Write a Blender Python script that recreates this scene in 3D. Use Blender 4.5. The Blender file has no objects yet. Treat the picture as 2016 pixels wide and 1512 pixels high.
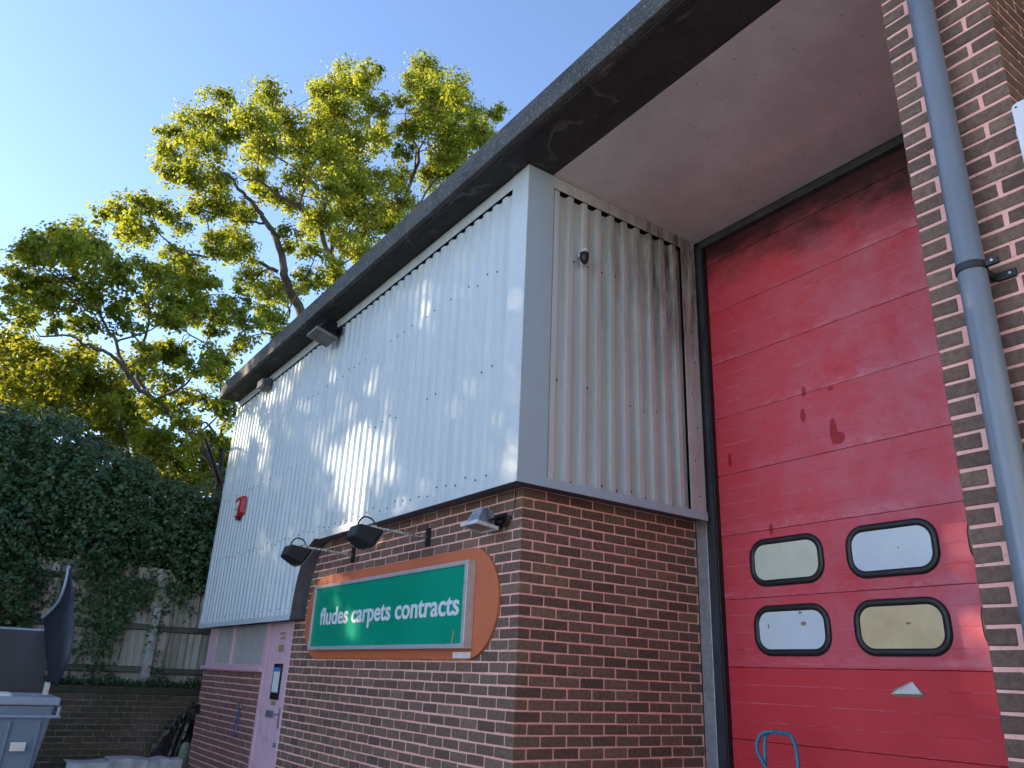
import bpy, bmesh, math, random
import numpy as np
from mathutils import Vector, Matrix

rnd = random.Random(7)
rng = np.random.default_rng(11)
scene = bpy.context.scene
COL = scene.collection

# ------------------------------------------------------------------ camera
YAW, PITCH, ROLL = math.radians(-55.567), math.radians(20.805), math.radians(2.514)
CAM = np.array([4.4926, -3.2135, 1.6173])
FPX = 1529.06                       # focal length in pixels of the 2016 px wide photograph
_f = np.array([math.sin(YAW)*math.cos(PITCH), math.cos(YAW)*math.cos(PITCH), math.sin(PITCH)])
_r = np.cross(_f, [0, 0, 1.]); _r /= np.linalg.norm(_r)
_u = np.cross(_r, _f)
_R = math.cos(ROLL)*_r + math.sin(ROLL)*_u
_U = -math.sin(ROLL)*_r + math.cos(ROLL)*_u
cd = bpy.data.cameras.new('camera'); cam = bpy.data.objects.new('camera', cd); COL.objects.link(cam)
cd.sensor_width = 36.0; cd.lens = FPX/2016*36.0; cd.clip_start = 0.05; cd.clip_end = 2000
m = Matrix((( _R[0], _U[0], -_f[0], CAM[0]), (_R[1], _U[1], -_f[1], CAM[1]), (_R[2], _U[2], -_f[2], CAM[2]), (0, 0, 0, 1)))
cam.matrix_world = m
scene.camera = cam

# ------------------------------------------------------------------ sky, sun, exposure
SUN_EL = math.radians(21.0)
SUN_AZ = math.atan2(-0.674, -0.738)          # towards the sun, from +Y clockwise
world = bpy.data.worlds.new('World'); scene.world = world; world.use_nodes = True
wn = world.node_tree.nodes; wl = world.node_tree.links
sky = wn.new('ShaderNodeTexSky'); sky.sky_type = 'NISHITA'; sky.sun_disc = False
sky.sun_elevation = SUN_EL; sky.sun_rotation = SUN_AZ % (2*math.pi)
sky.altitude = 20; sky.air_density = 0.5; sky.dust_density = 0.15; sky.ozone_density = 0.8
bg = wn['Background']; bg.inputs['Strength'].default_value = 0.15
wl.new(sky.outputs['Color'], bg.inputs['Color'])
sd = bpy.data.lights.new('sun', 'SUN'); sd.energy = 3.9; sd.angle = math.radians(0.53); sd.color = (1.0, 0.80, 0.55)
sun = bpy.data.objects.new('sun', sd); COL.objects.link(sun)
_d = Vector((0.674*math.cos(SUN_EL), 0.738*math.cos(SUN_EL), -math.sin(SUN_EL)))
sun.rotation_euler = _d.to_track_quat('-Z', 'Y').to_euler()
sun.location = (-20, -20, 20)
vs = scene.view_settings
vs.view_transform = 'Standard'; vs.look = 'None'; vs.gamma = 1.0; vs.use_curve_mapping = False
vs.exposure = 2.0

# ------------------------------------------------------------------ pixel helpers (directions only; depth comes from what is touched)
def ray(u, v):
    d = (u-1008)/FPX*_R - (v-756)/FPX*_U + _f
    return d
def on_x(u, v, x):
    d = ray(u, v); return CAM + d*((x-CAM[0])/d[0])
def on_y(u, v, y):
    d = ray(u, v); return CAM + d*((y-CAM[1])/d[1])
def at_range(u, v, r):                       # horizontal distance r from the camera
    d = ray(u, v); return CAM + d*(r/math.hypot(d[0], d[1]))
def project(P):
    c = np.atleast_2d(P) - CAM
    z = c@_f
    return np.stack([c@_R/z*FPX+1008, -(c@_U)/z*FPX+756, z], 1)

# ------------------------------------------------------------------ materials
def nodes_of(name):
    mt = bpy.data.materials.new(name); mt.use_nodes = True
    nt = mt.node_tree
    return mt, nt, nt.nodes, nt.links, nt.nodes['Principled BSDF']
def pos_noise(nt, scale, detail=4, rough=0.6, stretch=(1, 1, 1)):
    n = nt.nodes; l = nt.links
    g = n.new('ShaderNodeNewGeometry'); mp = n.new('ShaderNodeMapping'); mp.inputs['Scale'].default_value = stretch
    l.new(g.outputs['Position'], mp.inputs['Vector'])
    t = n.new('ShaderNodeTexNoise'); t.inputs['Scale'].default_value = scale; t.inputs['Detail'].default_value = detail
    t.inputs['Roughness'].default_value = rough
    l.new(mp.outputs['Vector'], t.inputs['Vector'])
    return t.outputs['Fac']
def ramp(nt, fac, lo, hi, c0=(0, 0, 0, 1), c1=(1, 1, 1, 1)):
    r = nt.nodes.new('ShaderNodeValToRGB')
    r.color_ramp.elements[0].position = lo; r.color_ramp.elements[1].position = hi
    r.color_ramp.elements[0].color = c0; r.color_ramp.elements[1].color = c1
    nt.links.new(fac, r.inputs['Fac']); return r.outputs['Color']
def mix(nt, fac, a, b, mode='MIX'):
    x = nt.nodes.new('ShaderNodeMix'); x.data_type = 'RGBA'; x.blend_type = mode
    for s, v in ((0, fac), (6, a), (7, b)):
        if hasattr(v, 'is_output') or isinstance(v, bpy.types.NodeSocket): nt.links.new(v, x.inputs[s])
        elif s == 0: x.inputs[0].default_value = v
        else: x.inputs[s].default_value = (*v, 1) if len(v) == 3 else v
    return x.outputs[2]
def math_n(nt, op, a, b=None, c=None, clamp=False):
    x = nt.nodes.new('ShaderNodeMath'); x.operation = op; x.use_clamp = clamp
    for i, v in enumerate((a, b, c)):
        if v is None: continue
        if isinstance(v, bpy.types.NodeSocket): nt.links.new(v, x.inputs[i])
        else: x.inputs[i].default_value = v
    return x.outputs[0]
def bump(nt, bsdf, h, strength=0.3, dist=0.01):
    b = nt.nodes.new('ShaderNodeBump'); b.inputs['Strength'].default_value = strength; b.inputs['Distance'].default_value = dist
    nt.links.new(h, b.inputs['Height']); nt.links.new(b.outputs['Normal'], bsdf.inputs['Normal'])
def sep_pos(nt):
    g = nt.nodes.new('ShaderNodeNewGeometry'); s = nt.nodes.new('ShaderNodeSeparateXYZ'); nt.links.new(g.outputs['Position'], s.inputs[0])
    return s.outputs[0], s.outputs[1], s.outputs[2]
def simple(name, c, c2=None, scale=6, rough=0.6, metal=0.0, stretch=(1, 1, 1), bmp=0.0, bscale=60, spec=0.5, lo=0.35, hi=0.65):
    mt, nt, n, l, b = nodes_of(name)
    b.inputs['Roughness'].default_value = rough; b.inputs['Metallic'].default_value = metal
    b.inputs['Specular IOR Level'].default_value = spec
    if c2 is None: c2 = tuple(x*0.8 for x in c)
    f = ramp(nt, pos_noise(nt, scale, 5, 0.62, stretch), lo, hi)
    l.new(mix(nt, f, c2, c), b.inputs['Base Color'])
    if bmp: bump(nt, b, pos_noise(nt, bscale, 4), bmp, 0.004)
    return mt

def make_brick_mat(name, cols, frost=0.25, green=0.0):
    mt, nt, n, l, b = nodes_of(name)
    oi = n.new('ShaderNodeObjectInfo'); g = n.new('ShaderNodeNewGeometry')
    r = math_n(nt, 'FRACT', math_n(nt, 'ADD', oi.outputs['Random'], g.outputs['Random Per Island']))
    cr = n.new('ShaderNodeValToRGB'); e = cr.color_ramp.elements
    e[0].color = (*cols[0], 1); e[1].color = (*cols[-1], 1)
    for i, c in enumerate(cols[1:-1]):
        q = e.new((i+1)/(len(cols)-1)); q.color = (*c, 1)
    l.new(r, cr.inputs['Fac'])
    c = cr.outputs['Color']
    c = mix(nt, ramp(nt, pos_noise(nt, 38, 5, 0.7), 0.36, 0.62), mix(nt, 1.0, c, (0.62, 0.60, 0.60), 'MULTIPLY'), c)
    sp = ramp(nt, pos_noise(nt, 260, 2, 0.5), 0.62, 0.72)
    c = mix(nt, math_n(nt, 'MULTIPLY', sp, 0.35), c, (0.26, 0.21, 0.19))
    # chalky bloom in its own ragged patches
    fr = ramp(nt, pos_noise(nt, 1.3, 3, 0.5), 0.54, 0.72)
    fr2 = ramp(nt, pos_noise(nt, 30, 6, 0.75, (1, 1, 0.5)), 0.50, 0.68)
    c = mix(nt, math_n(nt, 'MULTIPLY', math_n(nt, 'MULTIPLY', fr, fr2), frost), c, (0.42, 0.39, 0.39))
    if green:
        c = mix(nt, math_n(nt, 'MULTIPLY', ramp(nt, pos_noise(nt, 2.2, 4, 0.6), 0.4, 0.6), green), c, (0.035, 0.04, 0.018))
    l.new(c, b.inputs['Base Color']); b.inputs['Roughness'].default_value = 0.82
    b.inputs['Specular IOR Level'].default_value = 0.3
    bump(nt, b, pos_noise(nt, 150, 5, 0.7, (1, 1, 1)), 0.5, 0.004)
    return mt

M = {}
M['brick'] = make_brick_mat('brick_brown', [(0.140, 0.088, 0.070), (0.190, 0.122, 0.090), (0.228, 0.150, 0.108), (0.165, 0.104, 0.080), (0.260, 0.172, 0.118)])
M['brick_far'] = make_brick_mat('brick_plum', [(0.25, 0.140, 0.118), (0.29, 0.158, 0.130), (0.22, 0.125, 0.108)], 0.5)
M['brick_old'] = make_brick_mat('brick_mossy', [(0.10, 0.076, 0.056), (0.14, 0.105, 0.075), (0.08, 0.06, 0.052), (0.16, 0.12, 0.085)], 0.7, 0.55)
def mortar(name, c0, c1, bloom=(0.62, 0.47, 0.47)):
    mt, nt, n, l, b = nodes_of(name)
    c = mix(nt, ramp(nt, pos_noise(nt, 14, 5, 0.7), 0.35, 0.65), c0, c1)
    c = mix(nt, math_n(nt, 'MULTIPLY', ramp(nt, pos_noise(nt, 1.4, 4, 0.6), 0.5, 0.7), 0.4), c, bloom)
    c = mix(nt, math_n(nt, 'MULTIPLY', ramp(nt, pos_noise(nt, 55, 3, 0.6), 0.62, 0.70), 0.5), c, tuple(x*0.45 for x in c0))
    l.new(c, b.inputs['Base Color']); b.inputs['Roughness'].default_value = 0.9
    bump(nt, b, pos_noise(nt, 90, 5, 0.7), 0.45, 0.004)
    return mt
M['mortar'] = mortar('mortar_pink', (0.84, 0.40, 0.335), (0.90, 0.48, 0.41), (0.88, 0.62, 0.56))
M['mortar_old'] = mortar('mortar_mossy', (0.10, 0.09, 0.06), (0.26, 0.23, 0.16), (0.48, 0.46, 0.34))

def clad_mat(name, base, dirt, mould=0.0):
    mt, nt, n, l, b = nodes_of(name)
    st = ramp(nt, pos_noise(nt, 9, 5, 0.65, (1, 1, 0.06)), 0.42, 0.75)
    c = mix(nt, math_n(nt, 'MULTIPLY', st, 0.5), base, dirt)
    c = mix(nt, math_n(nt, 'MULTIPLY', ramp(nt, pos_noise(nt, 70, 3, 0.6), 0.64, 0.74), 0.35), c, dirt)
    x, y, z = sep_pos(nt)
    # dust line under the top band
    top = math_n(nt, 'MULTIPLY', math_n(nt, 'SMOOTH_MIN', math_n(nt, 'MULTIPLY', math_n(nt, 'SUBTRACT', z, 4.75), 1.3, clamp=True), 1.0, 0.1), ramp(nt, pos_noise(nt, 12, 5, 0.7, (1, 1, 0.15)), 0.35, 0.7))
    c = mix(nt, math_n(nt, 'MULTIPLY', top, 0.4), c, dirt)
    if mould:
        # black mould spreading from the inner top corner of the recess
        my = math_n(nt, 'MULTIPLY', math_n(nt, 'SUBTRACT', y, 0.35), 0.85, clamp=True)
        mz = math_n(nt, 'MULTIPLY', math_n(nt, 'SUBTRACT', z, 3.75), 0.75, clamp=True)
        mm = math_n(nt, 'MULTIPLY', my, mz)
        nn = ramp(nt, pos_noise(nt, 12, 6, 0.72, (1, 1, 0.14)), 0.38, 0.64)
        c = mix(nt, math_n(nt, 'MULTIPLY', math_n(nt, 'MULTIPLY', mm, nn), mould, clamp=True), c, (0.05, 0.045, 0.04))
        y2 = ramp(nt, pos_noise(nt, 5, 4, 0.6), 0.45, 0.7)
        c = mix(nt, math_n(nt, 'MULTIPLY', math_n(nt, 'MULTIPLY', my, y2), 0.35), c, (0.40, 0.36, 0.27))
    l.new(c, b.inputs['Base Color']); b.inputs['Roughness'].default_value = 0.42
    b.inputs['Specular IOR Level'].default_value = 0.45
    bump(nt, b, pos_noise(nt, 2.2, 2, 0.5), 0.25, 0.02)
    return mt
M['clad'] = clad_mat('cladding_paint', (0.545, 0.615, 0.64), (0.42, 0.46, 0.47))
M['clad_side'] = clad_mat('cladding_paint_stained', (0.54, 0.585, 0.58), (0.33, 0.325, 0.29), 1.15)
M['flash'] = simple('flashing_grey', (0.39, 0.51, 0.58), (0.36, 0.475, 0.54), 3, 0.45, 0, (1, 1, 0.2))
M['liner'] = simple('reveal_liner_grey', (0.10, 0.11, 0.13), (0.07, 0.075, 0.09), 6, 0.5)

def roof_mat(name, a, b2, speck):
    mt, nt, n, l, b = nodes_of(name)
    c = mix(nt, ramp(nt, pos_noise(nt, 5, 7, 0.72), 0.3, 0.7), a, b2)
    c = mix(nt, math_n(nt, 'MULTIPLY', ramp(nt, pos_noise(nt, 60, 4, 0.75), 0.56, 0.66), speck), c, (0.33, 0.33, 0.31))
    w = n.new('ShaderNodeTexWave'); w.inputs['Scale'].default_value = 0.7; w.inputs['Distortion'].default_value = 14; w.inputs['Detail'].default_value = 5
    w.inputs['Detail Scale'].default_value = 1.6; w.bands_direction = 'Y'
    g = n.new('ShaderNodeNewGeometry'); l.new(g.outputs['Position'], w.inputs['Vector'])
    vein = ramp(nt, w.outputs['Fac'], 0.955, 0.995)
    vein = math_n(nt, 'MULTIPLY', vein, ramp(nt, pos_noise(nt, 3, 3), 0.45, 0.6))
    c = mix(nt, math_n(nt, 'MULTIPLY', vein, 0.35), c, (0.20, 0.20, 0.19))
    l.new(c, b.inputs['Base Color']); b.inputs['Roughness'].default_value = 0.85
    bump(nt, b, pos_noise(nt, 45, 6, 0.75), 0.7, 0.012)
    return mt
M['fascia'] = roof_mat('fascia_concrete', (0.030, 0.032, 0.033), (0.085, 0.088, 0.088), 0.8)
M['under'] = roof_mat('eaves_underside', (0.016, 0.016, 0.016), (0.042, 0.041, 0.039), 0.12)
M['soffit'] = simple('soffit_board', (0.62, 0.64, 0.62), (0.52, 0.53, 0.515), 2.6, 0.8, 0, (1, 1, 1), 0.2, 30)
M['dark_steel'] = simple('frame_steel', (0.060, 0.066, 0.078), (0.030, 0.032, 0.036), 5, 0.5, 0.0, (1, 1, 0.5))
M['galv'] = simple('galvanised_steel', (0.50, 0.53, 0.55), (0.36, 0.39, 0.41), 25, 0.42, 0.55)
M['rubber'] = simple('black_rubber', (0.014, 0.014, 0.015), (0.009, 0.009, 0.01), 20, 0.45)
M['black_metal'] = simple('black_paint', (0.008, 0.010, 0.013), (0.016, 0.017, 0.020), 30, 0.5, 0, (1, 1, 1), 0, 60, 0.25)
M['worn_metal'] = simple('flaking_paint_arm', (0.55, 0.55, 0.53), (0.03, 0.03, 0.03), 55, 0.5, 0, (1, 1, 1), 0, 60, 0.5, 0.44, 0.50)
M['white_plastic'] = simple('white_plastic', (0.70, 0.72, 0.74), (0.60, 0.62, 0.64), 8, 0.4)
M['dirty_white'] = simple('dirty_white', (0.62, 0.63, 0.64), (0.42, 0.42, 0.42), 8, 0.55)
M['lens'] = simple('dusty_glass', (0.20, 0.195, 0.165), (0.12, 0.12, 0.105), 9, 0.35)
M['alu'] = simple('aluminium_frame', (0.56, 0.56, 0.58), (0.48, 0.47, 0.48), 12, 0.38, 0.35)
M['orange'] = simple('orange_board', (0.58, 0.15, 0.06), (0.51, 0.135, 0.06), 2.2, 0.55)
M['letters'] = simple('letter_white', (0.74, 0.75, 0.80), (0.68, 0.69, 0.74), 9, 0.35)
M['red_plastic'] = simple('red_plastic', (0.48, 0.02, 0.02), (0.42, 0.02, 0.02), 10, 0.35)
M['pipe'] = simple('downpipe_grey', (0.17, 0.20, 0.24), (0.14, 0.165, 0.20), 4, 0.32, 0, (1, 1, 0.3))
M['teal'] = simple('teal_tube', (0.012, 0.20, 0.30), (0.01, 0.15, 0.24), 14, 0.35)
M['paper'] = simple('paper_white', (0.72, 0.72, 0.70), (0.62, 0.61, 0.58), 20, 0.8)
M['card'] = simple('card_brown', (0.34, 0.24, 0.13), (0.28, 0.19, 0.1), 20, 0.8)
M['blue'] = simple('notice_blue', (0.03, 0.22, 0.60), (0.03, 0.20, 0.55), 5, 0.5)
M['cord'] = simple('blue_cord', (0.10, 0.12, 0.42), (0.08, 0.1, 0.36), 40, 0.7)
M['timber0'] = simple('fence_timber', (0.40, 0.38, 0.32), (0.26, 0.255, 0.21), 7, 0.85, 0, (3, 3, 0.25), 0.3, 50)
M['rail'] = simple('fence_rail', (0.12, 0.115, 0.09), (0.075, 0.075, 0.06), 6, 0.85, 0, (1, 0.3, 1), 0.3, 50)
M['conc'] = simple('concrete_post', (0.36, 0.37, 0.36), (0.22, 0.235, 0.22), 12, 0.85, 0, (1, 1, 1), 0.3, 80)
M['moss'] = simple('mossy_concrete', (0.060, 0.056, 0.036), (0.030, 0.034, 0.020), 8, 0.9, 0, (1, 1, 1), 0.5, 60)
M['sack'] = simple('black_polythene', (0.010, 0.010, 0.012), (0.014, 0.014, 0.016), 10, 0.3)
M['bin_blue'] = simple('bin_steel_blue', (0.20, 0.27, 0.36), (0.16, 0.22, 0.30), 4, 0.45, 0, (1, 1, 0.4))
M['bin_dark'] = simple('bin_inside_dark', (0.022, 0.028, 0.045), (0.014, 0.018, 0.028), 3, 0.5)
M['bin_edge'] = simple('bin_edge', (0.28, 0.33, 0.42), (0.22, 0.27, 0.36), 6, 0.4)
M['asphalt'] = simple('yard_concrete', (0.33, 0.32, 0.30), (0.25, 0.245, 0.235), 4, 0.9, 0, (1, 1, 1), 0.5, 120)
M['soil'] = simple('leafy_soil', (0.040, 0.032, 0.020), (0.022, 0.020, 0.012), 3, 0.95, 0, (1, 1, 1), 0.6, 20)
M['wood_dark'] = simple('pallet_wood', (0.05, 0.04, 0.03), (0.03, 0.025, 0.02), 8, 0.9)
M['bark'] = simple('bark', (0.085, 0.066, 0.046), (0.036, 0.029, 0.022), 9, 0.95, 0, (1, 1, 0.4), 0.8, 40)
M['render'] = simple('plain_wall', (0.16, 0.115, 0.10), (0.12, 0.09, 0.08), 3, 0.85)
M['screw'] = simple('screw_head', (0.05, 0.05, 0.05), (0.09, 0.085, 0.08), 40, 0.5)
M['handle_steel'] = simple('handle_steel', (0.34, 0.35, 0.38), (0.28, 0.29, 0.31), 20, 0.35, 0.6)

def timber_mat():
    mt, nt, n, l, b = nodes_of('fence_timber')
    oi = n.new('ShaderNodeObjectInfo')
    c = mix(nt, oi.outputs['Random'], (0.27, 0.255, 0.205), (0.52, 0.50, 0.43))
    g = ramp(nt, pos_noise(nt, 9, 5, 0.65, (4, 4, 0.25)), 0.35, 0.7)
    c = mix(nt, math_n(nt, 'MULTIPLY', g, 0.55), c, (0.17, 0.16, 0.125))
    al = ramp(nt, pos_noise(nt, 3, 4, 0.6), 0.5, 0.7)
    c = mix(nt, math_n(nt, 'MULTIPLY', al, 0.4), c, (0.13, 0.15, 0.08))
    l.new(c, b.inputs['Base Color']); b.inputs['Roughness'].default_value = 0.88
    bump(nt, b, pos_noise(nt, 40, 4, 0.6, (3, 3, 0.2)), 0.4, 0.004)
    return mt
M['timber'] = timber_mat()
def door_red():
    mt, nt, n, l, b = nodes_of('door_red_paint')
    x, y, z = sep_pos(nt)
    c = mix(nt, ramp(nt, pos_noise(nt, 1.4, 4, 0.6, (1, 1, 0.8)), 0.3, 0.7), (0.58, 0.030, 0.042), (0.64, 0.045, 0.058))
    # sun-bleached, chalky paint on the panels above the lowest seam
    fz = math_n(nt, 'MULTIPLY', math_n(nt, 'SUBTRACT', z, 1.775), 40, clamp=True)
    fx = math_n(nt, 'ADD', math_n(nt, 'MULTIPLY', math_n(nt, 'SUBTRACT', x, 0.25), 0.45, clamp=True), 0.22)
    ch = ramp(nt, pos_noise(nt, 2.6, 6, 0.7), 0.25, 0.85)
    fade = math_n(nt, 'MULTIPLY', math_n(nt, 'MULTIPLY', fz, fx), ch)
    c = mix(nt, math_n(nt, 'MULTIPLY', fade, 1.0, clamp=True), c, (0.60, 0.22, 0.28))
    # white bloom that has run down to each seam
    seam = math_n(nt, 'FRACT', math_n(nt, 'DIVIDE', math_n(nt, 'SUBTRACT', z, 1.775), 0.503))
    sm = math_n(nt, 'SUBTRACT', 1.0, math_n(nt, 'MULTIPLY', seam, 5.0, clamp=True), clamp=True)
    bl = ramp(nt, pos_noise(nt, 22, 6, 0.75, (0.5, 1, 1.6)), 0.44, 0.68)
    bl2 = ramp(nt, pos_noise(nt, 1.7, 2, 0.5), 0.36, 0.62)
    c = mix(nt, math_n(nt, 'MULTIPLY', math_n(nt, 'MULTIPLY', math_n(nt, 'MULTIPLY', sm, bl), bl2), math_n(nt, 'MULTIPLY', fz, 0.55)), c, (0.72, 0.45, 0.52))
    c = mix(nt, math_n(nt, 'MULTIPLY', ramp(nt, pos_noise(nt, 75, 3, 0.6), 0.66, 0.73), 0.4), c, (0.55, 0.2, 0.24))
    rb = math_n(nt, 'ABSOLUTE', math_n(nt, 'SUBTRACT', math_n(nt, 'FRACT', math_n(nt, 'MULTIPLY', seam, 4.0)), 0.02))
    rl = math_n(nt, 'SUBTRACT', 1.0, math_n(nt, 'MULTIPLY', rb, 18.0, clamp=True), clamp=True)
    rn = ramp(nt, pos_noise(nt, 9, 5, 0.7, (1, 1, 0.2)), 0.42, 0.62)
    c = mix(nt, math_n(nt, 'MULTIPLY', math_n(nt, 'MULTIPLY', rl, rn), 0.5), c, (0.70, 0.34, 0.40))
    # splashes that washed the bloom off: darker, redder spots
    wob = math_n(nt, 'MULTIPLY', math_n(nt, 'SUBTRACT', pos_noise(nt, 30, 3, 0.6), 0.5), 0.7)
    tot = None
    for (px, py, rx, rz) in [(1582, 771, .022, .045), (1581, 818, .026, .060), (1641, 850, .034, .115), (1652, 862, .055, .050), (1437, 905, .022, .065), (1635, 765, .03, .018), (1518, 1042, .020, .05)]:
        p = on_y(px, py, 1.85)
        dx = math_n(nt, 'DIVIDE', math_n(nt, 'SUBTRACT', x, float(p[0])), rx); dz = math_n(nt, 'DIVIDE', math_n(nt, 'SUBTRACT', z, float(p[2])), rz)
        r2 = math_n(nt, 'ADD', math_n(nt, 'MULTIPLY', dx, dx), math_n(nt, 'MULTIPLY', dz, dz))
        s = math_n(nt, 'MULTIPLY', math_n(nt, 'SUBTRACT', math_n(nt, 'ADD', 1.0, wob), r2), 3.0, clamp=True)
        tot = s if tot is None else math_n(nt, 'MAXIMUM', tot, s)
    c = mix(nt, math_n(nt, 'MULTIPLY', tot, 0.9), c, (0.36, 0.010, 0.020))
    # blotchy near-black tone, thickening towards the head of the door
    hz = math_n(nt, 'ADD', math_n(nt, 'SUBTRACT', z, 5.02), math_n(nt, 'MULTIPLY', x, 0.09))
    head_dark = math_n(nt, 'ADD', math_n(nt, 'MULTIPLY', hz, 2.3), math_n(nt, 'MULTIPLY', math_n(nt, 'SUBTRACT', pos_noise(nt, 2.4, 6, 0.68, (1, 1, 1.6)), 0.5), 1.7), clamp=True)
    c = mix(nt, math_n(nt, 'MULTIPLY', head_dark, 0.93), c, (0.018, 0.012, 0.013))
    l.new(c, b.inputs['Base Color']); b.inputs['Roughness'].default_value = 0.55
    b.inputs['Specular IOR Level'].default_value = 0.35
    bump(nt, b, pos_noise(nt, 180, 2, 0.5), 0.12, 0.002)
    return mt
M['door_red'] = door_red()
def green_face():
    mt, nt, n, l, b = nodes_of('sign_green')
    c = mix(nt, ramp(nt, pos_noise(nt, 1.5, 3, 0.5), 0.35, 0.65), (0.0, 0.27, 0.165), (0.0, 0.31, 0.19))
    l.new(c, b.inputs['Base Color']); b.inputs['Roughness'].default_value = 0.3
    return mt
M['green'] = green_face()
def pink_mat():
    mt, nt, n, l, b = nodes_of('pink_paint')
    c = mix(nt, ramp(nt, pos_noise(nt, 3, 4, 0.6), 0.35, 0.65), (0.68, 0.42, 0.50), (0.76, 0.50, 0.57))
    sc = math_n(nt, 'MULTIPLY', ramp(nt, pos_noise(nt, 16, 5, 0.7, (1.6, 1, 0.35)), 0.60, 0.66), ramp(nt, pos_noise(nt, 1.8, 2), 0.47, 0.6))
    c = mix(nt, sc, c, (0.42, 0.05, 0.07))
    l.new(c, b.inputs['Base Color']); b.inputs['Roughness'].default_value = 0.45
    return mt
M['pink'] = pink_mat()
def pane_mat(name, c, c2):
    mt = simple(name, c, c2, 5, 0.3, 0, (1, 1, 1)); b = mt.node_tree.nodes['Principled BSDF']
    b.inputs['Coat Weight'].default_value = 0.5; b.inputs['Coat Roughness'].default_value = 0.06
    return mt
M['pane_green'] = pane_mat('pane_papered_green', (0.66, 0.67, 0.52), (0.58, 0.60, 0.46))
M['pane_blue'] = pane_mat('pane_papered_white', (0.66, 0.73, 0.76), (0.60, 0.67, 0.72))
M['pane_tan'] = pane_mat('pane_papered_tan', (0.68, 0.53, 0.30), (0.58, 0.44, 0.23))
M['pane_frost'] = pane_mat('pane_whitened', (0.60, 0.56, 0.53), (0.46, 0.43, 0.42))

def leaf_mat(name, cols, trans, tmix=0.42, rough=0.5):
    mt, nt, n, l, b = nodes_of(name)
    a = n.new('ShaderNodeAttribute'); a.attribute_name = 'tint'
    cr = n.new('ShaderNodeValToRGB'); e = cr.color_ramp.elements
    e[0].color = (*cols[0], 1); e[1].color = (*cols[-1], 1)
    for i, c in enumerate(cols[1:-1]):
        q = e.new((i+1)/(len(cols)-1)); q.color = (*c, 1)
    l.new(a.outputs['Fac'], cr.inputs['Fac']); l.new(cr.outputs['Color'], b.inputs['Base Color'])
    b.inputs['Roughness'].default_value = rough; b.inputs['Specular IOR Level'].default_value = 0.35
    t = n.new('ShaderNodeBsdfTranslucent')
    l.new(mix(nt, 1.0, mix(nt, 0.35, cr.outputs['Color'], trans), (1.0, 1.0, 1.0), 'MULTIPLY'), t.inputs['Color'])
    tc = n.new('ShaderNodeMix'); tc.data_type = 'RGBA'
    mx = n.new('ShaderNodeMixShader'); mx.inputs[0].default_value = tmix
    l.new(b.outputs[0], mx.inputs[1]); l.new(t.outputs[0], mx.inputs[2])
    l.new(mx.outputs[0], n['Material Output'].inputs['Surface'])
    n.remove(tc)
    return mt
M['oak_leaf'] = leaf_mat('oak_leaf', [(0.060, 0.105, 0.012), (0.115, 0.165, 0.015), (0.165, 0.20, 0.017), (0.21, 0.21, 0.018), (0.28, 0.14, 0.016)], (0.66, 0.66, 0.03), 0.55)
M['yellow_leaf'] = leaf_mat('maple_leaf', [(0.085, 0.13, 0.013), (0.145, 0.185, 0.016), (0.20, 0.22, 0.018), (0.25, 0.21, 0.02)], (0.66, 0.62, 0.03), 0.52)
M['ivy_leaf'] = leaf_mat('ivy_leaf', [(0.024, 0.056, 0.022), (0.042, 0.088, 0.034), (0.068, 0.12, 0.045), (0.10, 0.15, 0.05)], (0.12, 0.22, 0.04), 0.2, 0.34)

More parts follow.
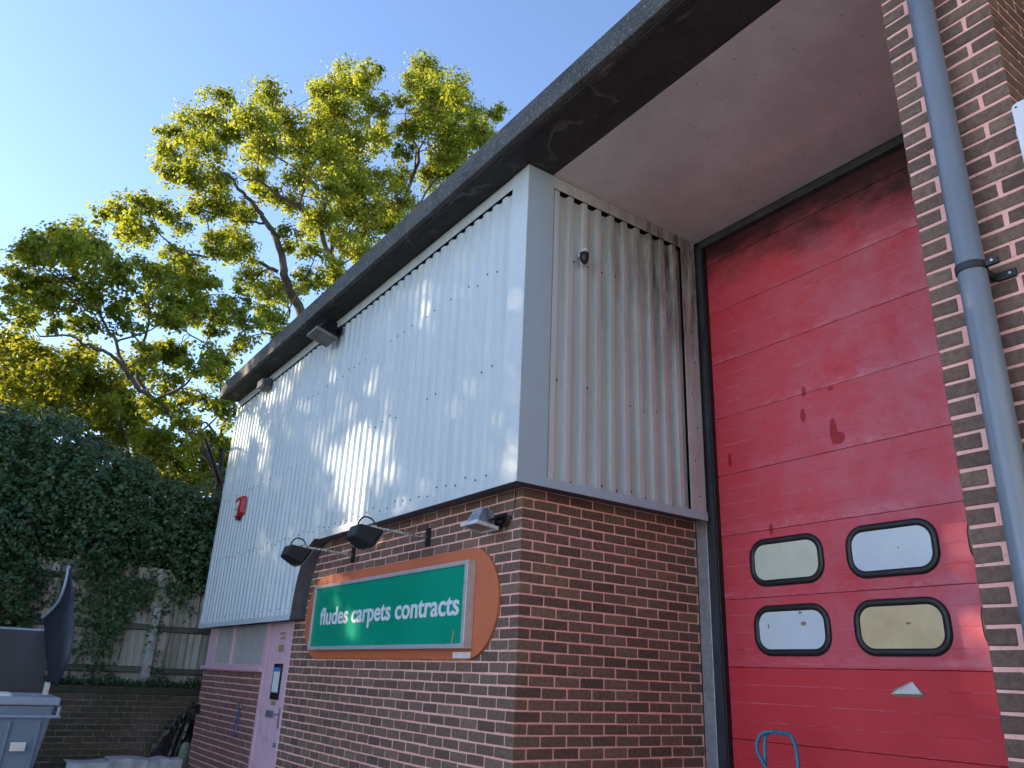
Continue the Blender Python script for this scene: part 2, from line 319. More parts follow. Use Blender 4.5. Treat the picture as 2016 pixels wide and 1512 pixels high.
# ------------------------------------------------------------------ mesh helpers
ORG = {}
def new_mesh(name, v, f, mat=None, smooth=False):
    me = bpy.data.meshes.new(name); me.from_pydata([tuple(map(float, p)) for p in v], [], f); me.update()
    if mat is not None: me.materials.append(mat)
    if smooth: me.polygons.foreach_set('use_smooth', [True]*len(me.polygons))
    return me
def tag(o, label=None, cat=None, group=None, kind=None):
    if label: o['label'] = label
    if cat: o['category'] = cat
    if group: o['group'] = group
    if kind: o['kind'] = kind
    return o
def thing(name, label, cat, loc=(0, 0, 0), group=None):
    o = bpy.data.objects.new(name, None); o.empty_display_size = 0.2; COL.objects.link(o)
    o.location = loc; ORG[o] = np.array(loc, float)
    return tag(o, label, cat, group)
class MB:
    def __init__(s): s.v = []; s.f = []
    def add(s, v, f):
        k = len(s.v); s.v += [tuple(p) for p in v]; s.f += [tuple(i+k for i in q) for q in f]; return s
    def box(s, x0, x1, y0, y1, z0, z1):
        return s.add([(x0, y0, z0), (x1, y0, z0), (x1, y1, z0), (x0, y1, z0), (x0, y0, z1), (x1, y0, z1), (x1, y1, z1), (x0, y1, z1)],
                     [(0, 3, 2, 1), (4, 5, 6, 7), (0, 1, 5, 4), (1, 2, 6, 5), (2, 3, 7, 6), (3, 0, 4, 7)])
    def prism(s, poly, fn):                      # poly: 2d points, fn(p, t) -> 3d, t in (0, 1)
        n = len(poly)
        v = [fn(p, 0) for p in poly] + [fn(p, 1) for p in poly]
        f = [tuple(range(n))[::-1], tuple(range(n, 2*n))] + [(i, (i+1) % n, n+(i+1) % n, n+i) for i in range(n)]
        return s.add(v, f)
    def tube(s, pts, r, n=8, cap=True):
        v, f = tube_geo(pts, r, n, cap); return s.add(v, f)
    def hexa(s, a, b):                            # two quads joined
        return s.add(list(a)+list(b), [(3, 2, 1, 0), (4, 5, 6, 7), (0, 1, 5, 4), (1, 2, 6, 5), (2, 3, 7, 6), (3, 0, 4, 7)])
    def build(s, name, mat, parent=None, smooth=False, bev=0.0, kind=None):
        v = np.array(s.v, float)
        if parent is not None: v = v - ORG[parent]
        o = bpy.data.objects.new(name, new_mesh(name, v, s.f, mat, smooth)); COL.objects.link(o)
        bm = bmesh.new(); bm.from_mesh(o.data); bmesh.ops.recalc_face_normals(bm, faces=bm.faces); bm.to_mesh(o.data); bm.free()
        if smooth: o.data.polygons.foreach_set('use_smooth', [True]*len(o.data.polygons))
        if parent is not None: o.parent = parent; ORG[o] = ORG[parent]
        else: ORG[o] = np.zeros(3)
        if bev:
            md = o.modifiers.new('bevel', 'BEVEL'); md.width = bev; md.segments = 2; md.limit_method = 'ANGLE'; md.angle_limit = 0.7
        if kind: o['kind'] = kind
        return o
def tube_geo(pts, r, n=8, cap=True):
    P = np.array(pts, float); k = len(P)
    R = np.full(k, r) if np.isscalar(r) else np.array(r, float)
    T = np.gradient(P, axis=0); T /= np.linalg.norm(T, axis=1, keepdims=True)+1e-12
    ref = np.array([0, 0, 1.]) if abs(T[0, 2]) < 0.9 else np.array([1., 0, 0])
    v = []; a = np.cross(T[0], ref); a /= np.linalg.norm(a)
    for i in range(k):
        a = a - T[i]*(a@T[i]); a /= np.linalg.norm(a)+1e-12
        b = np.cross(T[i], a)
        for j in range(n):
            t = 2*math.pi*j/n; v.append(P[i] + R[i]*(math.cos(t)*a + math.sin(t)*b))
    f = [(i*n+j, i*n+(j+1) % n, (i+1)*n+(j+1) % n, (i+1)*n+j) for i in range(k-1) for j in range(n)]
    if cap: f += [tuple(range(n))[::-1], tuple(range((k-1)*n, k*n))]
    return v, f
def catmull(pts, m=6):
    P = np.array(pts, float); P = np.vstack([2*P[0]-P[1], P, 2*P[-1]-P[-2]]); out = []
    for i in range(1, len(P)-2):
        for t in np.linspace(0, 1, m, endpoint=False):
            a, b, c, d = P[i-1], P[i], P[i+1], P[i+2]
            out.append(0.5*((2*b)+(-a+c)*t+(2*a-5*b+4*c-d)*t*t+(-a+3*b-3*c+d)*t**3))
    out.append(P[-2]); return np.array(out)
def rrect(cx, cy, w, h, r, n=6):
    out = []
    for (sx, sy, a0) in ((1, 1, 0), (-1, 1, 90), (-1, -1, 180), (1, -1, 270)):
        for i in range(n+1):
            t = math.radians(a0+90*i/n); out.append((cx+sx*(w/2-r)+r*math.cos(t), cy+sy*(h/2-r)+r*math.sin(t)))
    return out

# ------------------------------------------------------------------ ground
def ground():
    o = MB().add([(-150, -150, 0), (150, -150, 0), (150, 150, 0), (-150, 150, 0)], [(0, 1, 2, 3)]).build('ground', M['asphalt'])
    tag(o, kind='structure')
    # planted bank held up by the retaining wall
    xs = np.concatenate([np.linspace(-8.25, -14, 24), np.linspace(-15, -60, 14)]); ys = np.linspace(-40, 40, 90)
    v = []; f = []
    for i, x in enumerate(xs):
        for j, y in enumerate(ys):
            d = -8.25-x
            z = 1.2 + min(d, 4.0)*0.42 + max(d-4.0, 0)*0.05 + 0.12*math.sin(y*1.7+x)*min(d, 1)+0.08*math.sin(3.1*y-2*x)*min(d, 1)
            v.append((x, y, z))
    n = len(ys)
    f = [(i*n+j, i*n+j+1, (i+1)*n+j+1, (i+1)*n+j) for i in range(len(xs)-1) for j in range(n-1)]
    tag(MB().add(v, f).build('bank', M['soil'], smooth=True), kind='structure')
ground()

# ------------------------------------------------------------------ the building
H = 2.85                                     # height of the mortar line used as datum (38 courses)
SOF = 5.55; FTOP = 5.765; ROOF_L = -7.62
unit = thing('industrial_unit', 'brick and white cladding industrial unit with dark flat roof and red loading door', 'building')
mesh_cache = {}
def brick_mesh(dx, dy, dz, var):
    key = (round(dx, 3), round(dy, 3), round(dz, 3), var)
    if key in mesh_cache: return mesh_cache[key]
    bm = bmesh.new(); bmesh.ops.create_cube(bm, size=1)
    for q in bm.verts: q.co = Vector((q.co.x*dx, q.co.y*dy, q.co.z*dz))
    bmesh.ops.bevel(bm, geom=bm.edges[:], offset=0.0035, segments=1, affect='EDGES')
    lr = random.Random(hash(key) & 0xffff)
    for q in bm.verts:
        q.co += Vector((lr.uniform(-1, 1)*0.0011, lr.uniform(-1, 1)*0.0011, lr.uniform(-1, 1)*0.0020))
    me = bpy.data.meshes.new('brick'); bm.to_mesh(me); bm.free()
    mesh_cache[key] = me
    return me
BR = []                                       # (centre, size, parent key)
def zc(k): return H - 0.075*k - 0.0375
def run(cuts, k, fn, wallkey):
    for a, b in cuts:
        if b-a < 0.03: continue
        BR.append((fn(a, b, k), wallkey))
def courses_front():
    L = 4.25
    for k in range(-3, 38):
        x = 0.0
        if k % 2: a = 0.1025
        else: a = 0.215
        first = True
        while x < L-0.02:
            b = min(x+a, L)
            if first and k % 2 == 1: c, s = (-0.05125, 0.1075), (0.1025, 0.215)
            elif first: c, s = (-0.1075, 0.05125), (0.215, 0.1025)
            else: c, s = (-(x+b)/2, 0.05125), (b-x, 0.1025)
            if b-x > 0.03: BR.append((np.array([c[0], c[1], zc(k)]), (s[0]-(0 if first else .003), s[1], 0.0625), 'front'))
            x = b+0.010; a = 0.215; first = False
        y = 0.225 if k % 2 else 0.1125
        while y < 1.80:
            b = min(y+0.215, 1.81)
            if b-y > 0.03: BR.append((np.array([-0.05125, (y+b)/2, zc(k)]), (0.1025, b-y-.003, 0.0625), 'side'))
            y = b+0.010
def courses_left():
    for k in range(17, 38):
        x = -5.11; a = 0.215 if k % 2 else 0.1025
        while x > -7.58:
            b = max(x-a, -7.6)
            if x-b > 0.03: BR.append((np.array([(x+b)/2, 0.05125, zc(k)]), (x-b-.003, 0.1025, 0.0625), 'left'))
            x = b-0.010; a = 0.215
def courses_pier():
    for k in range(-36, 38):
        parts = [(0, .107), (.127, .345), (.364, .47)] if k % 2 else [(0, .225), (.243, .47)]
        for i, (a, b) in enumerate(parts):
            last = i == len(parts)-1
            d = 0.215 if (last and k % 2) else 0.1025
            BR.append((np.array([3.02+(a+b)/2, d/2, zc(k)]), (b-a, d, 0.0615), 'pier'))
        y = 0.225 if k % 2 else 0.1125
        while y < 1.9:
            BR.append((np.array([3.49-0.05125, y+0.1075, zc(k)]), (0.1025, 0.212, 0.0615), 'pier')); y += 0.225
courses_front(); courses_left(); courses_pier()
# mortar cores (the painted joints lie 3 mm behind the brick faces)
walls = {}
e = 0.0040
w = MB(); w.box(-4.25, -e, e, 0.10, 0, 3.07); walls['front'] = w.build('front_wall', M['mortar'], unit)
w = MB(); w.box(-0.10, -e-0.0004, 0.1005, 1.812, 0, 3.07); walls['side'] = w.build('return_wall', M['mortar'], unit)
w = MB(); w.box(-7.6, -5.11, e, 0.10, 0, 1.577); walls['left'] = w.build('wall_below_window', M['mortar'], unit)
w = MB(); w.box(3.02+e, 3.49-e, e, 2.2, 0, SOF-0.004); walls['pier'] = w.build('brick_pier', M['mortar'], unit)
area = []
for c, s, k in BR:
    p = project(c + np.array([[0, -s[1]/2, 0]]))[0]
    vis = 0
    if p[2] > 0 and -40 < p[0] < 2056 and -40 < p[1] < 1552:
        if k == 'side': vis = s[1]*0.5/p[2]**2
        elif k == 'pier': vis = (s[0]*0.75 + (0.05 if s[0] < 0.11 and c[1] > .12 else 0))/p[2]**2 if c[1] < .12 else 0.2*s[1]/p[2]**2
        else: vis = s[0]*0.35/p[2]**2
    area.append(vis)
order = sorted(range(len(BR)), key=lambda i: -area[i])
single = set(i for i in order[:300] if area[i] > 0)
rest = MB(); rest_left = MB()
for i, (c, s, k) in enumerate(BR):
    var = rnd.randrange(7)
    me = brick_mesh(*s, var)
    jit = np.array([rnd.uniform(-1, 1)*.0012, rnd.uniform(-1, 1)*.0012, rnd.uniform(-1, 1)*.0012])
    if i in single:
        if not me.materials: me.materials.append(M['brick'])
        o = bpy.data.objects.new('brick', me); COL.objects.link(o); o.location = c+jit; o.parent = walls[k]
    else:
        vv = np.empty(len(me.vertices)*3); me.vertices.foreach_get('co', vv); vv = vv.reshape(-1, 3)+c+jit
        (rest_left if k == 'left' else rest).add(vv, [tuple(p.vertices) for p in me.polygons])
rest.build('bricks', M['brick'], unit, kind='stuff')
rest_left.build('bricks', M['brick_far'], walls['left'], kind='stuff')

# shell of the building behind the facade
s = MB(); s.box(-7.6, -7.5, 0.12, 14, 0, SOF-0.006); s.box(-7.498, 12, 13.9, 14, 0, SOF-0.006)
s.box(-7.498, 0.0, 1.90, 2.0, 3.07, SOF-0.006); s.box(3.5, 12, 1.92, 2.05, 0, SOF-0.006); s.box(11.9, 12, 2.06, 13.88, 0, SOF-0.006)
s.build('shell_wall', M['render'], unit)
# roof: slab with overhanging concrete eaves
r = MB(); r.box(ROOF_L, 12.2, -0.462, -0.40, SOF, FTOP); r.build('fascia', M['fascia'], unit, bev=0.008)
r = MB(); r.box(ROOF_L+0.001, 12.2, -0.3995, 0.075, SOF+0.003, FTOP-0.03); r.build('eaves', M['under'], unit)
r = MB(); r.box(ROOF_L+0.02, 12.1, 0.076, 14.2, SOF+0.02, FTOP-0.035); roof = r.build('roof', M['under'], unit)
r = MB()
r.box(ROOF_L+0.001, 12.2, -0.40, -0.365, SOF-0.012, SOF+0.002); r.build('drip_edge', M['under'], roof)
# recess ceiling board with its nails
c = MB(); c.box(0.0, 3.021, 0.078, 1.79, SOF+0.001, SOF+0.018); c.box(3.495, 11.8, 0.078, 1.9, SOF+0.001, SOF+0.018); sof = c.build('soffit', M['soffit'], unit)
c = MB()
for i in range(9):
    for j in range(7):
        x = 0.35+i*0.315+rnd.uniform(-.02, .02); y = 0.22+j*0.24+rnd.uniform(-.02, .02)
        q = [(x+0.0045*math.cos(a), y+0.0045*math.sin(a)) for a in np.linspace(0, 2*math.pi, 7)[:-1]]
        c.prism(q, lambda p, t: (p[0], p[1], SOF-0.002+0.004*t))
c.build('nail_heads', M['screw'], sof, kind='stuff')

# ---- profiled cladding, front: plane Y = -0.16
CY = -0.16; PITCHC = 0.147
def prof(s0, s1, pitch=PITCHC, tro=0.048, rmp=0.022):
    out = []; k = math.floor(s0/pitch)-1
    while k*pitch < s1+pitch:
        b = k*pitch
        for s, h in ((b, 1), (b+tro, 1), (b+tro+rmp, 0), (b+pitch-rmp, 0)): out.append((s, h))
        k += 1
    res = []
    for i in range(len(out)-1):
        (a, ha), (b, hb) = out[i], out[i+1]
        if b <= s0 or a >= s1: continue
        la, lb = max(a, s0), min(b, s1)
        fa = ha+(hb-ha)*(la-a)/(b-a+1e-9); fb = ha+(hb-ha)*(lb-a)/(b-a+1e-9)
        if not res: res.append((la, fa))
        res.append((lb, fb))
    return res
def clad_bottom(x):
    if x > -3.45: return 2.925
    if x < -3.965: return 2.135
    # rounded drop beside the entrance
    t = (x+3.45)/(-0.515)
    return 2.925 - 0.79*(1-math.sqrt(max(0.0, 1-t**2.6)))
edges = [-0.03]
while edges[-1] > -7.5: edges.append(edges[-1]-PITCHC*6)
edges[-1] = -7.58
for a, b in zip(edges[:-1], edges[1:]):
    pr_ = prof(b, a)
    # finer steps through the curve
    pts = []
    for (s0, h0), (s1, h1) in zip(pr_[:-1], pr_[1:]):
        n = 4 if -4.0 < s0 < -3.4 else 1
        for i in range(n): pts.append((s0+(s1-s0)*i/n, h0+(h1-h0)*i/n))
    pts.append(pr_[-1])
    mb = MB(); off = rnd.uniform(-.001, .001)
    for i, (sx, h) in enumerate(pts):
        y = CY + 0.023*h + off
        mb.v += [(sx, y, clad_bottom(sx)+0.012), (sx, y, SOF-0.128)]
    mb.f = [(2*i, 2*i+2, 2*i+3, 2*i+1) for i in range(len(pts)-1)]
    o = mb.build('cladding_sheet', M['clad'], unit)
    md = o.modifiers.new('thick', 'SOLIDIFY'); md.thickness = 0.0012; md.offset = 0
b = MB(); b.box(-7.59, 0.10, CY+0.040, CY+0.05, 3.2, SOF-0.003); b.box(0.10, 0.112, CY+0.04, 1.76, 3.2, SOF-0.003); b.build('gap_shade', M['rubber'], unit)  # black sheet whose colour stands in for the shade in the open gaps
# bands and corner flashings
b = MB(); b.box(-7.6, 0.148, CY-0.012, CY-0.007, SOF-0.115, SOF-0.002); b.build('top_flashing', M['clad'], unit, bev=0.002)
b = MB(); b.box(0.163, 0.168, 0.06, 1.765, SOF-0.115, SOF-0.002); b.build('top_flashing', M['clad_side'], unit, bev=0.002)
b = MB(); b.box(-0.05, 0.172, CY-0.017, CY-0.0125, 2.93, SOF-0.003); fl = b.build('corner_flashing', M['clad'], unit, bev=0.001)
b = MB(); b.box(0.1682, 0.1728, CY-0.0122, 0.085, 2.93, SOF-0.003); b.build('corner_flashing', M['flash'], unit, bev=0.001)
b = MB(); b.box(0.163, 0.1685, 1.585, 1.765, 2.93, SOF-0.118); b.build('edge_flashing', M['clad_side'], unit, bev=0.001)
b = MB(); b.box(-7.605, -7.57, CY-0.006, 0.12, 2.13, SOF-0.003); b.build('edge_flashing', M['clad'], unit, bev=0.001)
# bottom drip flashings
b = MB(); b.box(-3.4, 0.178, CY-0.024, CY-0.0185, 2.905, 2.975); b.build('bottom_flashing', M['clad'], unit, bev=0.001)
b = MB(); b.box(0.1735, 0.179, CY-0.018, 1.768, 2.905, 2.975); b.build('bottom_flashing', M['flash'], unit, bev=0.001)
b = MB(); b.box(-7.605, -3.97, CY-0.010, CY-0.0045, 2.115, 2.175); b.build('bottom_flashing', M['clad'], unit, bev=0.001)
# under-liner: underside of the overhang and the curved reveal
xs = list(np.linspace(0.165, -3.4, 8)) + list(np.linspace(-3.45, -3.9, 14)) + list(np.linspace(-3.91, -3.965, 12)) 
pts = [(x, clad_bottom(x)) for x in xs] + [(-3.968, 2.135), (-7.59, 2.135)]
b = MB()
for x, z in pts: b.v += [(x, CY-0.003, z), (x, 0.02, z)]
b.f = [(2*i, 2*i+1, 2*i+3, 2*i+2) for i in range(len(pts)-1)]
b.build('reveal_liner', M['liner'], unit)
b = MB(); b.add([(-0.01, CY, 2.926), (0.166, CY, 2.926), (0.166, 1.77, 2.926), (-0.01, 1.77, 2.926)], [(0, 1, 2, 3)]); b.build('reveal_liner', M['liner'], unit)
# return cladding: plane X = 0.16
pr_ = prof(0.075, 1.60, 0.1515, 0.090, 0.008)
mb = MB()
for (sy, h) in pr_:
    x = 0.172 - 0.050*h
    mb.v += [(x, sy, 2.945), (x, sy, SOF-0.13)]
mb.f = [(2*i, 2*i+2, 2*i+3, 2*i+1) for i in range(len(pr_)-1)]
o = mb.build('cladding_sheet', M['clad_side'], unit); md = o.modifiers.new('thick', 'SOLIDIFY'); md.thickness = 0.0012; md.offset = 0
# fixing screws
c = MB()
def screw(p, ax, r=0.0075):
    q = [(r*math.cos(a), r*math.sin(a)) for a in np.linspace(0, 2*math.pi, 7)[:-1]]
    if ax == 'y': c.prism(q, lambda u, t: (p[0]+u[0], p[1]-0.008*t, p[2]+u[1]))
    else: c.prism(q, lambda u, t: (p[0]+0.008*t, p[1]+u[0], p[2]+u[1]))
for i in range(1, 50):
    x = -0.098-PITCHC*i
    if x < -7.4: break
    for z in (3.03, 3.9, 4.75):
        if z < clad_bottom(x)+.05 : continue
        if z > 3.1 and rnd.random() < .45: continue
        screw((x+0.0, CY+0.001, z+rnd.uniform(-.03, .03)), 'y')
    if x < -4 and i % 2: screw((x, CY+0.001, 2.24), 'y')
for i in range(10):
    y = 0.1515*(i+1)+0.041
    if y > 1.57: break
    for z in (3.02, 3.75, 4.85):
        if rnd.random() < .3: continue
        screw((0.123, y, z+rnd.uniform(-.03, .03)), 'x')
for z in np.arange(3.1, 5.4, 0.3): screw((0.168, 1.68+rnd.uniform(-.05, .05), z), 'x', 0.006)
c.build('screw_heads', M['screw'], unit, kind='stuff')

# ---- loading door in the recess, plane Y = 1.85
DY = 1.85
fr = MB()
fr.box(0.118, 0.215, 1.815, 1.90, 0, SOF-0.004); fr.box(2.955, 3.023, 1.815, 1.90, 0, SOF-0.004)
fr.box(0.2155, 2.9545, 1.79, 1.90, SOF-0.075, SOF-0.004)
door = fr.build('loading_door', M['dark_steel'], unit, bev=0.004)
g = MB(); g.box(0.0, 0.117, 1.816, 1.86, 0, SOF-0.004); g.build('galvanised_post', M['galv'], unit, bev=0.004)
sl = MB(); sl.box(0.2155, 0.238, 1.80, 1.88, 0, SOF-0.076); sl.box(2.93, 2.9545, 1.80, 1.88, 0, SOF-0.076); sl.build('rubber_seal', M['rubber'], door, bev=0.004)
seams = [1.775+0.503*i for i in range(-4, 9)]
for i, z0 in enumerate(seams[:-1]):
    a = max(z0+0.0014, 0.01); z1 = min(z0+0.503-0.0014, SOF-0.04)
    if z1-a < 0.05: continue
    P = [(0.005, a), (0.0, a+0.003)]
    for q in (1, 2, 3):
        zz = z0+0.503*q/4
        if zz < a+.02: continue
        P += [(0.0, zz-0.006), (0.0030, zz), (0.0, zz+0.006)] if q != 2 else [(0.0, zz-0.005), (0.002, zz), (0.0, zz+0.005)]
    P += [(0.0, z1-0.003), (0.005, z1), (0.04, z1), (0.04, a)]
    dxx = rnd.uniform(-.002, .002)
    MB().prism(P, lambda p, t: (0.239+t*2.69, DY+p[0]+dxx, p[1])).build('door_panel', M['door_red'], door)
def torus_ring(path, r, n=8):
    k = len(path); v = []
    P = np.array(path); T = np.roll(P, -1, 0)-np.roll(P, 1, 0); T /= np.linalg.norm(T, axis=1, keepdims=True)
    for i in range(k):
        nrm = np.array([T[i][1], -T[i][0]])
        for j in range(n):
            t = 2*math.pi*j/n
            q = P[i]+nrm*r*math.cos(t)
            v.append((q[0], DY-0.004-0.6*r*math.sin(t), q[1]))
    f = [(i*n+j, i*n+(j+1) % n, ((i+1) % k)*n+(j+1) % n, ((i+1) % k)*n+j) for i in range(k) for j in range(n)]
    return v, f
pane_cols = {(0, 0): 'pane_green', (1, 0): 'pane_blue', (2, 0): 'pane_blue', (0, 1): 'pane_blue', (1, 1): 'pane_tan', (2, 1): 'pane_blue'}
pane_label = {'pane_green': 'pane backed with pale green paper', 'pane_blue': 'pane backed with white paper', 'pane_tan': 'pane backed with yellowed tan paper'}
for ci, cx in enumerate((0.834, 1.660, 2.487)):
    for ri, cz in enumerate((2.535, 2.036)):
        path = rrect(cx, cz, 0.60, 0.312, 0.115, 8)
        gk = MB().add(*torus_ring(path, 0.025, 10)).build('window_gasket', M['rubber'], door, smooth=True)
        inn = rrect(cx, cz, 0.59, 0.302, 0.11, 8)
        o = MB().prism(inn, lambda p, t: (p[0], DY-0.002-0.004*t, p[1])).build('window_pane', M[pane_cols[(ci, ri)]], door)
        o['label'] = pane_label[pane_cols[(ci, ri)]]

for (px_, py_, w_, h_) in ((1582, 1228, .034, .026), (1575, 1206, .022, .016), (1513, 1233, .012, .03), (1788, 1227, .028, .014), (1768, 1078, .008, .012)):
    p = on_y(px_, py_, DY-0.0065); q = [(p[0]+w_*(.5+.3*rnd.random())*math.cos(a), p[2]+h_*(.5+.3*rnd.random())*math.sin(a)) for a in np.linspace(0, 2*math.pi, 8)[:-1]]
    MB().prism(q, lambda u, t: (u[0], DY-0.0062-0.0008*t, u[1])).build('paper_tear', M['card'], door)

# ---- entrance door and window under the lower cladding
pk = M['pink']
d = MB(); d.box(-5.04, -4.32, 0.02, 0.06, 0.02, 2.11); ed = d.build('entrance_door', pk, unit, bev=0.004)
d = MB(); d.box(-5.108, -5.045, 0.0, 0.10, 0, 2.13); d.box(-4.315, -4.253, 0.0, 0.10, 0, 2.13); d.box(-5.0445, -4.3155, 0.0, 0.10, 2.112, 2.13); d.build('door_frame', pk, ed, bev=0.003)
d = MB(); d.box(-4.735, -4.475, 0.006, 0.019, 1.30, 1.675); d.build('notice_frame', M['rubber'], ed, bev=0.003)
d = MB(); d.box(-4.70, -4.51, 0.003, 0.0055, 1.375, 1.635); d.build('notice_paper', M['paper'], ed)
d = MB(); d.box(-4.70, -4.51, 0.0010, 0.0026, 1.592, 1.635); d.build('notice_header', M['blue'], ed)
d = MB(); d.box(-4.80, -4.56, 0.008, 0.019, 1.115, 1.185); d.box(-4.78, -4.58, 0.003, 0.0078, 1.13, 1.17); d.build('letter_plate', M['handle_steel'], ed, bev=0.003)
d = MB(); d.box(-4.395, -4.36, 0.008, 0.019, 1.02, 1.23); d.tube([(-4.378, 0.01, 1.16), (-4.378, -0.04, 1.16), (-4.40, -0.048, 1.16), (-4.50, -0.048, 1.157)], 0.009, 8); d.build('door_handle', M['handle_steel'], ed, bev=0.002)
d = MB(); d.tube([(-4.378, 0.019, 0.86), (-4.378, -0.006, 0.86)], 0.025, 12); d.build('lock', M['handle_steel'], ed)
for a_ in ((-4.69, -4.53, 1.80, 1.875), (-4.69, -4.55, 1.24, 1.285)):
    d = MB(); d.box(a_[0], a_[1], 0.016, 0.0195, a_[2], a_[3]); d.build('sticker_residue', M['card'], ed)
d = MB()
for z0, xa in ((1.985, -4.70), (1.935, -4.68)):
    for i in range(5):
        x = xa+i*0.035; d.box(x, x+0.022, 0.0165, 0.0196, z0, z0+0.028)
d.build('worn_lettering', M['card'], ed)
wd = MB(); wd.box(-7.6, -7.23, 0.01, 0.06, 1.625, 2.13); win = wd.build('front_window', pk, unit, bev=0.004)
wd = MB(); wd.box(-6.475, -6.42, -0.002, 0.07, 1.625, 2.13); wd.box(-5.16, -5.110, -0.002, 0.07, 1.625, 2.13); wd.box(-7.229, -6.476, 0.0, 0.06, 1.625, 1.66); wd.box(-6.419, -5.161, 0.0, 0.06, 1.625, 1.66); wd.build('window_frame', pk, win, bev=0.004)
wd = MB(); wd.box(-7.63, -5.10, -0.045, 0.10, 1.5785, 1.624); wd.build('window_sill', pk, win, bev=0.006)
for a, b2 in ((-7.229, -6.476), (-6.419, -5.161)):
    wd = MB(); wd.box(a, b2, 0.02, 0.026, 1.661, 2.128); wd.build('window_pane', M['pane_frost'], win)

# ------------------------------------------------------------------ fittings on the building
# the long shop sign
sg = thing('shop_sign', 'long green lettered sign in a metal frame on a rounded orange board', 'sign', (-2.05, -0.02, 1.73))
st = []
cxr, cz, rad = 0.40, 2.142, 0.406
for a in np.linspace(-90, 90, 22): st.append((-0.625+rad*math.cos(math.radians(a)), cz+rad*math.sin(math.radians(a))))
for a in np.linspace(90, 270, 22): st.append((-3.465+rad*math.cos(math.radians(a)), cz+rad*math.sin(math.radians(a))))
MB().prism(st, lambda p, t: (p[0], -0.002-0.018*t, p[1])).build('backboard', M['orange'], sg, bev=0.002)
x0, x1, z0, z1 = -3.535, -0.535, 1.812, 2.442
gf = MB(); gf.box(x0+0.03, x1-0.03, -0.082, -0.0205, z0+0.03, z1-0.03); gf.build('sign_face', M['green'], sg)
fm = MB(); fm.box(x0, x1, -0.095, -0.0205, z0, z0+0.032); fm.box(x0, x1, -0.095, -0.0205, z1-0.032, z1)
fm.box(x0, x0+0.032, -0.0948, -0.0205, z0+0.0321, z1-0.0321); fm.box(x1-0.045, x1, -0.0948, -0.0205, z0+0.0321, z1-0.0321); fm.build('sign_frame', M['alu'], sg, bev=0.003)
def word(txt, xa, xb, zb):
    cu = bpy.data.curves.new('txt', 'FONT'); cu.body = txt; cu.size = 0.215; cu.extrude = 0.0015; cu.offset = 0.0042; cu.resolution_u = 4
    to = bpy.data.objects.new('txt', cu); COL.objects.link(to)
    dg = bpy.context.evaluated_depsgraph_get(); me = bpy.data.meshes.new_from_object(to.evaluated_get(dg))
    bpy.data.objects.remove(to)
    n = len(me.vertices); co = np.empty(n*3); me.vertices.foreach_get('co', co); co = co.reshape(-1, 3)
    mn, mx = co[:, 0].min(), co[:, 0].max()
    X = xa+(co[:, 0]-mn)/(mx-mn)*(xb-xa); Z = zb+co[:, 1]*1.06; Y = -0.0838-co[:, 2]
    out = np.stack([X, Y, Z], 1)-ORG[sg]
    me.vertices.foreach_set('co', out.ravel()); me.update(); me.materials.clear(); me.materials.append(M['letters'])
    o = bpy.data.objects.new('lettering', me); COL.objects.link(o); o.parent = sg
    o['label'] = 'white letters reading ' + txt
word('fludes', -3.315, -2.632, 2.052); word('carpets', -2.553, -1.760, 2.052); word('contracts', -1.672, -0.640, 2.052)
tk = MB(); tk.box(-0.79, -0.545, -0.0235, -0.0203, 1.748, 1.79); tk.build('torn_sticker', M['paper'], sg)
tk = MB(); tk.add([(-0.73, -0.0835, 1.845), (-0.705, -0.0835, 1.845), (-0.685, -0.0835, 1.93), (-0.70, -0.0835, 1.945)], [(0, 1, 2, 3)]); tk.build('scratch', M['card'], sg)

# arm lamps over the sign
def arm_lamp(x, z, label, dx=0.0):
    t = thing('arm_lamp', label, 'lamp', (x, 0, z), 'black lamps on long arms over the sign')
    p = MB(); p.box(x-0.028, x+0.028, -0.022, -0.001, z-0.075, z+0.075); p.build('wall_plate', M['black_metal'], t, bev=0.004)
    a = MB(); a.tube(catmull([(x, -0.02, z), (x, -0.25, z+0.004), (x, -0.50, z+0.012)], 5), 0.011, 8); a.build('arm', M['worn_metal'], t, smooth=True)
    y0 = -0.52
    h = MB()
    A = [(x-0.145, y0+0.045, z-0.015), (x+0.125, y0+0.045, z-0.015), (x+0.125, y0-0.045, z-0.165), (x-0.145, y0-0.045, z-0.165)]
    B = [(x-0.105, y0-0.16, z+0.015), (x+0.085, y0-0.16, z+0.015), (x+0.085, y0-0.195, z-0.095), (x-0.105, y0-0.195, z-0.095)]
    h.hexa(A, B); h.build('lamp_housing', M['black_metal'], t, bev=0.018, smooth=False)
    ln = MB(); A2 = [(x+(p_[0]-x)*0.94, p_[1]+0.004, p_[2]-0.002) for p_ in A]; B2 = [(p_[0], p_[1]+0.008, p_[2]-0.005) for p_ in A2]; ln.hexa(A2, B2); ln.build('lens', M['lens'], t, bev=0.003)
    c_ = MB(); c_.tube(catmull([(x, -0.50, z+0.012), (x-0.01, -0.53, z+0.075), (x-0.015, -0.60, z+0.09), (x-0.02, -0.64, z+0.05), (x-0.02, -0.65, z+0.005)], 6), 0.007, 6); c_.build('cable_loop', M['rubber'], t, smooth=True)
    j = MB(); j.box(x-0.018, x+0.018, -0.56, -0.49, z-0.03, z+0.03); j.build('knuckle', M['worn_metal'], t, bev=0.005)
arm_lamp(-2.845, 2.712, 'black lamp on flaking white arm, left of the pair above the green sign')
arm_lamp(-1.334, 2.712, 'black lamp on flaking white arm, right of the pair above the green sign')

